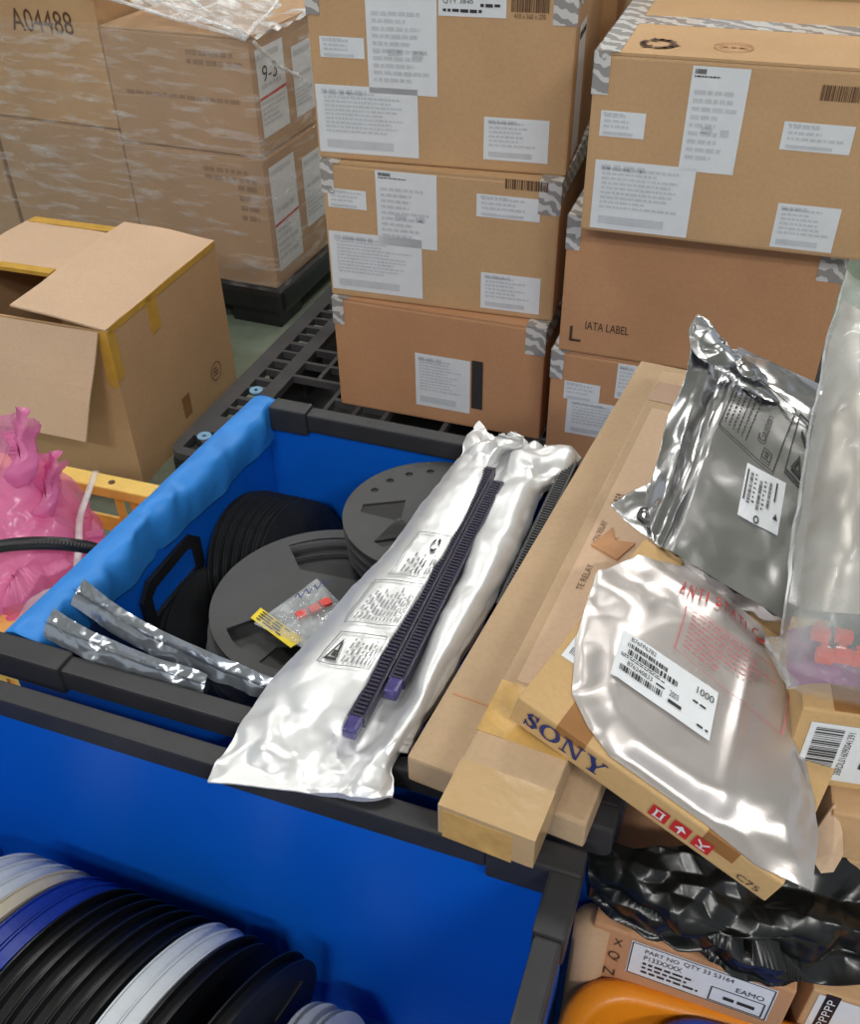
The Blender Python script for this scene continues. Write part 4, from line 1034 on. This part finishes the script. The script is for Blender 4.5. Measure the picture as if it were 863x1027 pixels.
# purple lining and dark parts inside
li = [[U(lerp(790, 985, j/8), lerp(632, 690, i/4)-6*math.sin(j), .895-.004*i) for j in range(9)] for i in range(5)]
MB().grid(crumple(spgrid(li, 20, 30), .008, 20, 3)).build('lining', K['mag'], cbg, smooth=True)
b = MB(); nM = YAW(U(870, 640, .905), -15); b.box(-.035, .14, -.02, .05, 0, .022, nM, r=.004); b.build('dark_block', K['black'], cbg)
for i, (x, y) in enumerate(((822, 640), (845, 642), (826, 662), (844, 662), (862, 666), (868, 640), (890, 645), (884, 668))):
    cM = YAW(U(x, y, .915), -15)
    cn = empty('red_connector', ['red connector in the clear bag, upper row at the left end', 'red connector in the clear bag, upper row beside the first', 'red connector in the clear bag, lower row at the left end', 'red connector in the clear bag, lower row second from the left', 'red connector in the clear bag, lower row at the picture edge', 'red connector in the clear bag, upper row third', 'red connector in the clear bag, upper row fourth', 'red connector in the clear bag, lower row last'][i], 'connector', cM, 'red connectors')
    MB().box(-.0085, .0085, -.006, .006, 0, .012, cM, r=.002).build('housing', K['redplastic'], cn); MB().box(-.004, .004, .006, .014, .002, .011, cM, r=.001).build('tab', K['redplastic'], cn)

# ------------------------------------------------------------------ small cartons at the right edge
def facebox(name, lab, px, z, yaw, W, D, H, m, pitch=0, group=None):
    """carton whose front-top-left corner sits at pixel px, height z"""
    a = U(px[0], px[1], z); M = YAW(a, yaw) @ Matrix.Rotation(math.radians(pitch), 4, 'X') @ Matrix.Translation((0, 0, -H))
    root = empty(name, lab, 'box', M @ Matrix.Translation((W/2, D/2, 0)), group); MB().box(0, W, 0, D, 0, H, M, r=.003).build('body', m, root); return root, M
rt, M = facebox('small_carton', 'small carton with a barcode label below the clear bag', (806, 710), .868, -12, .20, .13, .115, K['sony'])
mpx = (lambda M: lambda u, v, off: M @ Vector((u, -off, v)))(M)
lb = sheet('label', K['paper'], rt, mpx, .012, .012, .12, .098)
p = Print(); p.barcode(.018, .018, .045, .093, True); p.text('3BRDL016090041391', .049, .022, .056, .090, rot=90); p.para(.07, .03, .11, .09, 3); p.build('print', K['ink'], lb, mpx)
MB().box(.03, .19, .002, .06, .115, .1158, M).build('tape', K['tape_brown'], rt)
for lab, px, z, yaw, W, D, H in (('plain brown carton under the barcode carton, at the right edge', (836, 815), .748, -14, .22, .15, .075, ), ('brown carton below the plain one, at the right edge beside the black bag', (832, 858), .668, -18, .22, .17, .07), ('lowest brown carton at the right edge, touching the black bag', (846, 905), .598, -20, .22, .17, .055)):
    facebox('small_carton', lab, px, z, yaw, W, D, H, K['box_a'], group='small cartons at the right edge')
# torn leaf-shaped cardboard flap
q = [U(838, 806, .752), U(846, 835, .725), U(846, 858, .70), U(836, 874, .685), U(824, 876, .685), U(815, 862, .695), U(820, 832, .722)]
cq = sum(q, Vector())/7; nrm = (q[2]-q[0]).cross(q[5]-q[0]).normalized(); nrm = nrm if nrm.dot(CAM-cq) > 0 else -nrm
b = MB(); k = len(q); b.v = [p+nrm*.004*noise.noise(p*40) for p in q]+[cq+nrm*.012]+[p-nrm*.003 for p in q]+[cq+nrm*.008]
for i in range(k): j = (i+1) % k; b.f += [(i, j, k), (k+1+j, k+1+i, 2*k+1), (i, k+1+i, k+1+j, j)]
tag(b.build('torn_flap', K['box_in']), 'leaf-shaped torn cardboard flap below the barcode carton', 'cardboard')

# ------------------------------------------------------------------ pile under the flat carton: black bag, labelled carton, trays
rows = [((588, 838), (640, 850), (700, 850), (760, 835), (815, 850), (900, 850)), ((590, 862), (640, 880), (700, 885), (760, 890), (820, 900), (900, 880)), ((592, 885), (640, 905), (700, 925), (755, 945), (815, 940), (900, 930)),
        ((600, 898), (650, 922), (705, 945), (765, 962), (820, 962), (900, 958)), ((612, 906), (662, 932), (715, 954), (775, 974), (835, 988), (900, 982))]
zz = [.655, .648, .634, .606, .574]
ctrl = [[U(*q, z+(.012 if 0 < j < 5 else 0)) for j, q in enumerate(r)] for r, z in zip(rows, zz)]
GB = crumple(spgrid(ctrl, 110, 140), lambda u, v: .034*min(1, (1-u)*6)*min(1, v*8), 14, 41)
bb = MB(); pillow(bb, GB, lambda u: lerp(.62, .590, u)); tag(bb.build('black_bag', K['bagblack'], smooth=True), 'wrinkled black plastic bag under the tilted flat carton', 'bag')
rt, M = facebox('labelled_carton', 'brown carton with a long white form label under the black bag', (596, 925), .560, -22, .222, .20, .18, K['box_b'])
tpm = (lambda M: lambda u, v, off: M @ Vector((u, v, .18+off)))(M)
frm = (lambda M: lambda u, v, off: M @ Vector((u, -off, v)))(M)
def top_uv(px, py):
    l = M.inverted() @ hit(px, py, M @ Vector((0, 0, .18)), ZZ); return l.x, l.y
lb = sheet('label', K['paper'], rt, frm, .045, .100, .205, .172)
p = Print(); p.text('PART NO', .062, .155, .10, .163); p.text('QTY 33 53164', .105, .155, .16, .165); p.text('P133XXXX', .062, .140, .105, .150); p.para(.062, .108, .15, .136, 3); p.rect(.14, .105, .198, .135, .0016); p.text('EAMO', .165, .140, .195, .150); p.line(.155, .115, .19, .122); p.rect(.047, .102, .203, .170, .0014); p.build('print', K['ink'], lb, frm)
p = Print(); p.text('Q', .022, .115, .036, .135); p.text("X", .026, .150, .036, .165); p.text('N', .02, .08, .034, .095); p.build('lettering', K['ink_dark'], rt, frm)
rt, M = facebox('labelled_carton', 'carton with black lettered tape at the bottom right corner', (816, 992), .535, -20, .2, .2, .15, K['box_a'])
fr2 = (lambda M: lambda u, v, off: M @ Vector((u, -off, v)))(M)
lb = sheet('label', K['paper'], rt, fr2, .008, .07, .09, .145)
MB().box(.015, .03, -.0012, 0, .07, .149, M).build('black_tape', K['black'], rt)
p = Print()
for i in range(5): p.text('P', .018, .080+i*.013, .027, .090+i*.013, rot=90)
p.build('lettering', K['paper'], rt, fr2, .0022)
# cartons carrying the pile from the floor
for lab, x0, x1, y0, y1, H in (('brown carton standing on the floor under the right pile, nearest the bins', .86, 1.24, -.32, .06, .374), ('brown carton on the floor at the far right of the pile', 1.26, 1.60, -.24, .20, .37), ('brown carton on the floor behind the right pile, beside the rear bin', .90, 1.30, .26, .62, .55)):
    bM = BM2 @ Matrix.Translation((x0+.10, y0, 0)); rt = empty('base_carton', lab, 'box', bM @ Matrix.Translation(((x1-x0)/2, (y1-y0)/2, 0)), 'cartons carrying the right pile')
    MB().box(0, x1-x0, 0, y1-y0, 0, H, bM, r=.004).build('body', K['box_b'], rt)
# cardboard tube beside the front bin
a = U(592, 945, .50); MB_ = MB()
G3 = [[a+Vector((.022*math.cos(k*math.pi/8), .022*math.sin(k*math.pi/8), z)) for k in range(16)] for z in (-.498, .05)]
MB_.grid(G3, wrap=True); G4 = [[a+Vector((.018*math.cos(k*math.pi/8), .018*math.sin(k*math.pi/8), z)) for k in range(16)] for z in (-.498, .05)]
MB_.f.append(tuple(range(16, 32))); MB_.f.append(tuple(range(15, -1, -1)))
tag(MB_.build('cardboard_tube', K['box_d'], smooth=True), 'upright brown cardboard roll between the front bin and the pile', 'tube')
# orange tray with rounded rim
def rrect(W, D, r, n=8):
    o = []
    for cx, cy, a0 in ((W-r, r, -90), (W-r, D-r, 0), (r, D-r, 90), (r, r, 180)): o += [(cx+r*math.cos(math.radians(a0+k*90/n)), cy+r*math.sin(math.radians(a0+k*90/n))) for k in range(n+1)]
    return o
def tray(name, lab, o, yaw, W, D, z, depth, m):
    M = YAW((o[0], o[1], 0), yaw); prof = [(0, z-.035), (-.004, z-.006), (.003, z), (.018, z+.001), (.024, z-.006), (.030, z-depth+.01), (.040, z-depth)]
    G = []
    for ins, zz_ in prof: G.append([M @ Vector((lerp(ins, W-ins, x/W), lerp(ins, D-ins, y/D), zz_)) for x, y in rrect(W, D, .07)])
    b = MB(); b.grid(G, wrap=True); n = len(G[-1]); base = len(b.v)-n; b.f.append(tuple(base+i for i in range(n)))
    ob = b.build(name, m, smooth=True); s_ = ob.modifiers.new('solid', 'SOLIDIFY'); s_.thickness = .003
    return tag(ob, lab, 'tray')
a = U(570, 985, .46); oo = YAW((a.x, a.y, 0), -16) @ Vector((.0, -.30, 0))
tray('plastic_tray', 'orange plastic tray with rounded rim at the bottom edge', (oo.x, oo.y), -16, .36, .32, .46, .07, K['orange'])
a = U(650, 1008, .475); oo = YAW((a.x, a.y, 0), -16) @ Vector((.0, -.22, 0))
tray('plastic_tray', 'blue plastic tray stacked inside the orange tray at the bottom edge', (oo.x, oo.y), -16, .26, .22, .475, .06, K['tray_blue'])

# ------------------------------------------------------------------ yellow crate with pink bag at the left
CRZ = .45; a = U(130, 484, CRZ); KM = YAW((a.x, a.y, 0), -19) @ Matrix.Translation((.20, 0, 0)); KW, KD = .62, .42
cr = empty('plastic_crate', 'yellow slotted plastic crate beside the blue bin', 'crate', KM @ Matrix.Translation((-KW/2, -KD/2, 0)))
def slotted(M, W, name):
    hs = []; x = .05
    k = 0
    while x < W-.09:
        wd = .018 if k % 4 else .10
        if x+wd > W-.04: break
        hs.append([(x, CRZ-.10), (x+wd, CRZ-.10), (x+wd, CRZ-.045), (x, CRZ-.045)]); hs.append([(x, CRZ-.22), (x+wd, CRZ-.22), (x+wd, CRZ-.14), (x, CRZ-.14)]); x += wd+.018; k += 1
    MB().plate([[(0, .01), (W, .01), (W, CRZ-.02), (0, CRZ-.02)]]+hs, .006, M).build(name, K['yellow'], cr)
wallM = lambda o, yaw: KM @ Matrix.Translation(o) @ Matrix.Rotation(math.radians(yaw), 4, 'Z') @ Matrix.Rotation(math.radians(90), 4, 'X')
slotted(wallM((-KW, 0, 0), 0), KW, 'slotted_wall'); slotted(wallM((-KW, -KD+.006, 0), 0), KW, 'slotted_wall')
slotted(wallM((-.006, -KD, 0), 90), KD, 'slotted_wall'); slotted(wallM((-KW, -KD, 0), 90), KD, 'slotted_wall')
MB().box(-KW, 0, -KD, 0, .0, .012, KM).build('base', K['yellow'], cr)
for x0, x1, y0, y1 in ((-KW-.012, .012, -.03, .012), (-KW-.012, .012, -KD-.012, -KD+.03), (-.03, .012, -KD+.03, -.03), (-KW-.012, -KW+.03, -KD+.03, -.03)):
    MB().box(x0, x1, y0, y1, CRZ-.026, CRZ, KM, r=.004).build('rim', K['yellow'], cr)
hm = KM @ Matrix.Translation((-.235, -.010, CRZ+.0004)); MB().plate([circle(.007, 14)], .0006, hm).build('rim_hole', K['ink_brown'], cr)
# pink antistatic bag
pts = [  # rows back -> front; pixels and heights
    [(-120, 470, .50), (-60, 440, .58), (-14, 420, .70), (12, 412, .80), (24, 432, .74), (52, 452, .66), (76, 470, .58), (88, 500, .48)],
    [(-120, 500, .52), (-60, 470, .60), (-14, 450, .68), (12, 448, .74), (32, 462, .70), (58, 478, .64), (82, 496, .57), (95, 520, .47)],
    [(-120, 540, .52), (-60, 510, .58), (-10, 500, .62), (20, 498, .64), (44, 505, .63), (66, 515, .60), (88, 528, .54), (99, 545, .46)],
    [(-120, 580, .52), (-60, 555, .55), (-10, 540, .58), (20, 535, .60), (44, 535, .60), (68, 542, .57), (90, 552, .51), (100, 565, .45)],
    [(-120, 620, .50), (-60, 600, .53), (-10, 580, .56), (20, 572, .57), (44, 566, .56), (66, 566, .54), (84, 572, .49), (92, 582, .45)],
    [(-120, 660, .46), (-60, 640, .48), (-10, 620, .50), (10, 612, .50), (30, 602, .50), (50, 594, .49), (66, 588, .47), (76, 590, .45)]]
GP = crumple(spgrid([[U(*q) for q in r] for r in pts], 130, 150), .055, 7, 51)
GP = crumple(GP, .005, 30, 52)
pkb = empty('pink_bag', 'crumpled pink antistatic bag spilling from the yellow crate', 'bag', U(30, 540, .30))
MB().grid(GP).build('film', K['pink'], pkb, smooth=True)
GP2 = [[p+Vector((.01, .02, -.10)) + Vector((noise.noise(p*8), 0, noise.noise(p*8+Vector((4, 4, 4)))))*.03 for p in r] for r in GP]
MB().grid(GP2).build('inner_layer', K['pink'], pkb, smooth=True)
# dark tape strip across the bag
A_ = [U(-30, 560, .60), U(-5, 548, .63), (U(25, 544, .65)), U(60, 544, .645), U(90, 548, .615), U(102, 552, .58)]
cs = empty('carrier_tape_strip', 'dark carrier tape strip lying over the pink bag', 'strip', A_[2])
G5 = []
for i in range(90):
    q = catmull(A_, i/89); G5.append([q+Vector((0, -.010, -.007)), q+Vector((0, .006, .006))])
ob = MB().grid(G5).build('strip', K['black'], cs, smooth=True); s_ = ob.modifiers.new('solid', 'SOLIDIFY'); s_.thickness = .003
b = MB()
for i in range(2, 88, 2): 
    q = G5[i][0].lerp(G5[i][1], .5); b.box(-.0028, .0028, -.004, .004, .0, .0035, Matrix.Translation(q+Vector((0, -.002, .001))))
b.build('pockets', K['rim'], cs)
# clear strip hanging from the crate rim
A_ = [U(96, 472, .53), U(88, 495, .55), U(80, 520, .57), U(79, 550, .60), U(77, 575, .615), U(78, 600, .63)]
G6 = [[catmull(A_, i/29)-Vector((.006, 0, 0)), catmull(A_, i/29)+Vector((.006, 0, 0))] for i in range(30)]
ob = MB().grid(G6).build('clear_strip', K['clear_strip'], smooth=True); s_ = ob.modifiers.new('solid', 'SOLIDIFY'); s_.thickness = .0015
tag(ob, 'narrow clear plastic strip hanging over the pink bag', 'strip')
# white translucent bag tucked between crate and bin
ctrl = [[U(12, 620, .62), U(30, 600, .635), U(60, 580, .645)], [U(8, 640, .62), U(28, 622, .63), U(62, 596, .64)], [U(0, 662, .60), U(20, 640, .61), U(60, 612, .62)]]
ob = MB().grid(crumple(spgrid(ctrl, 30, 30), .012, 18, 61)).build('clear_liner', K['clear'], smooth=True); s_ = ob.modifiers.new('solid', 'SOLIDIFY'); s_.thickness = .001
tag(ob, 'whitish clear plastic liner between the crate and the blue bin', 'film')
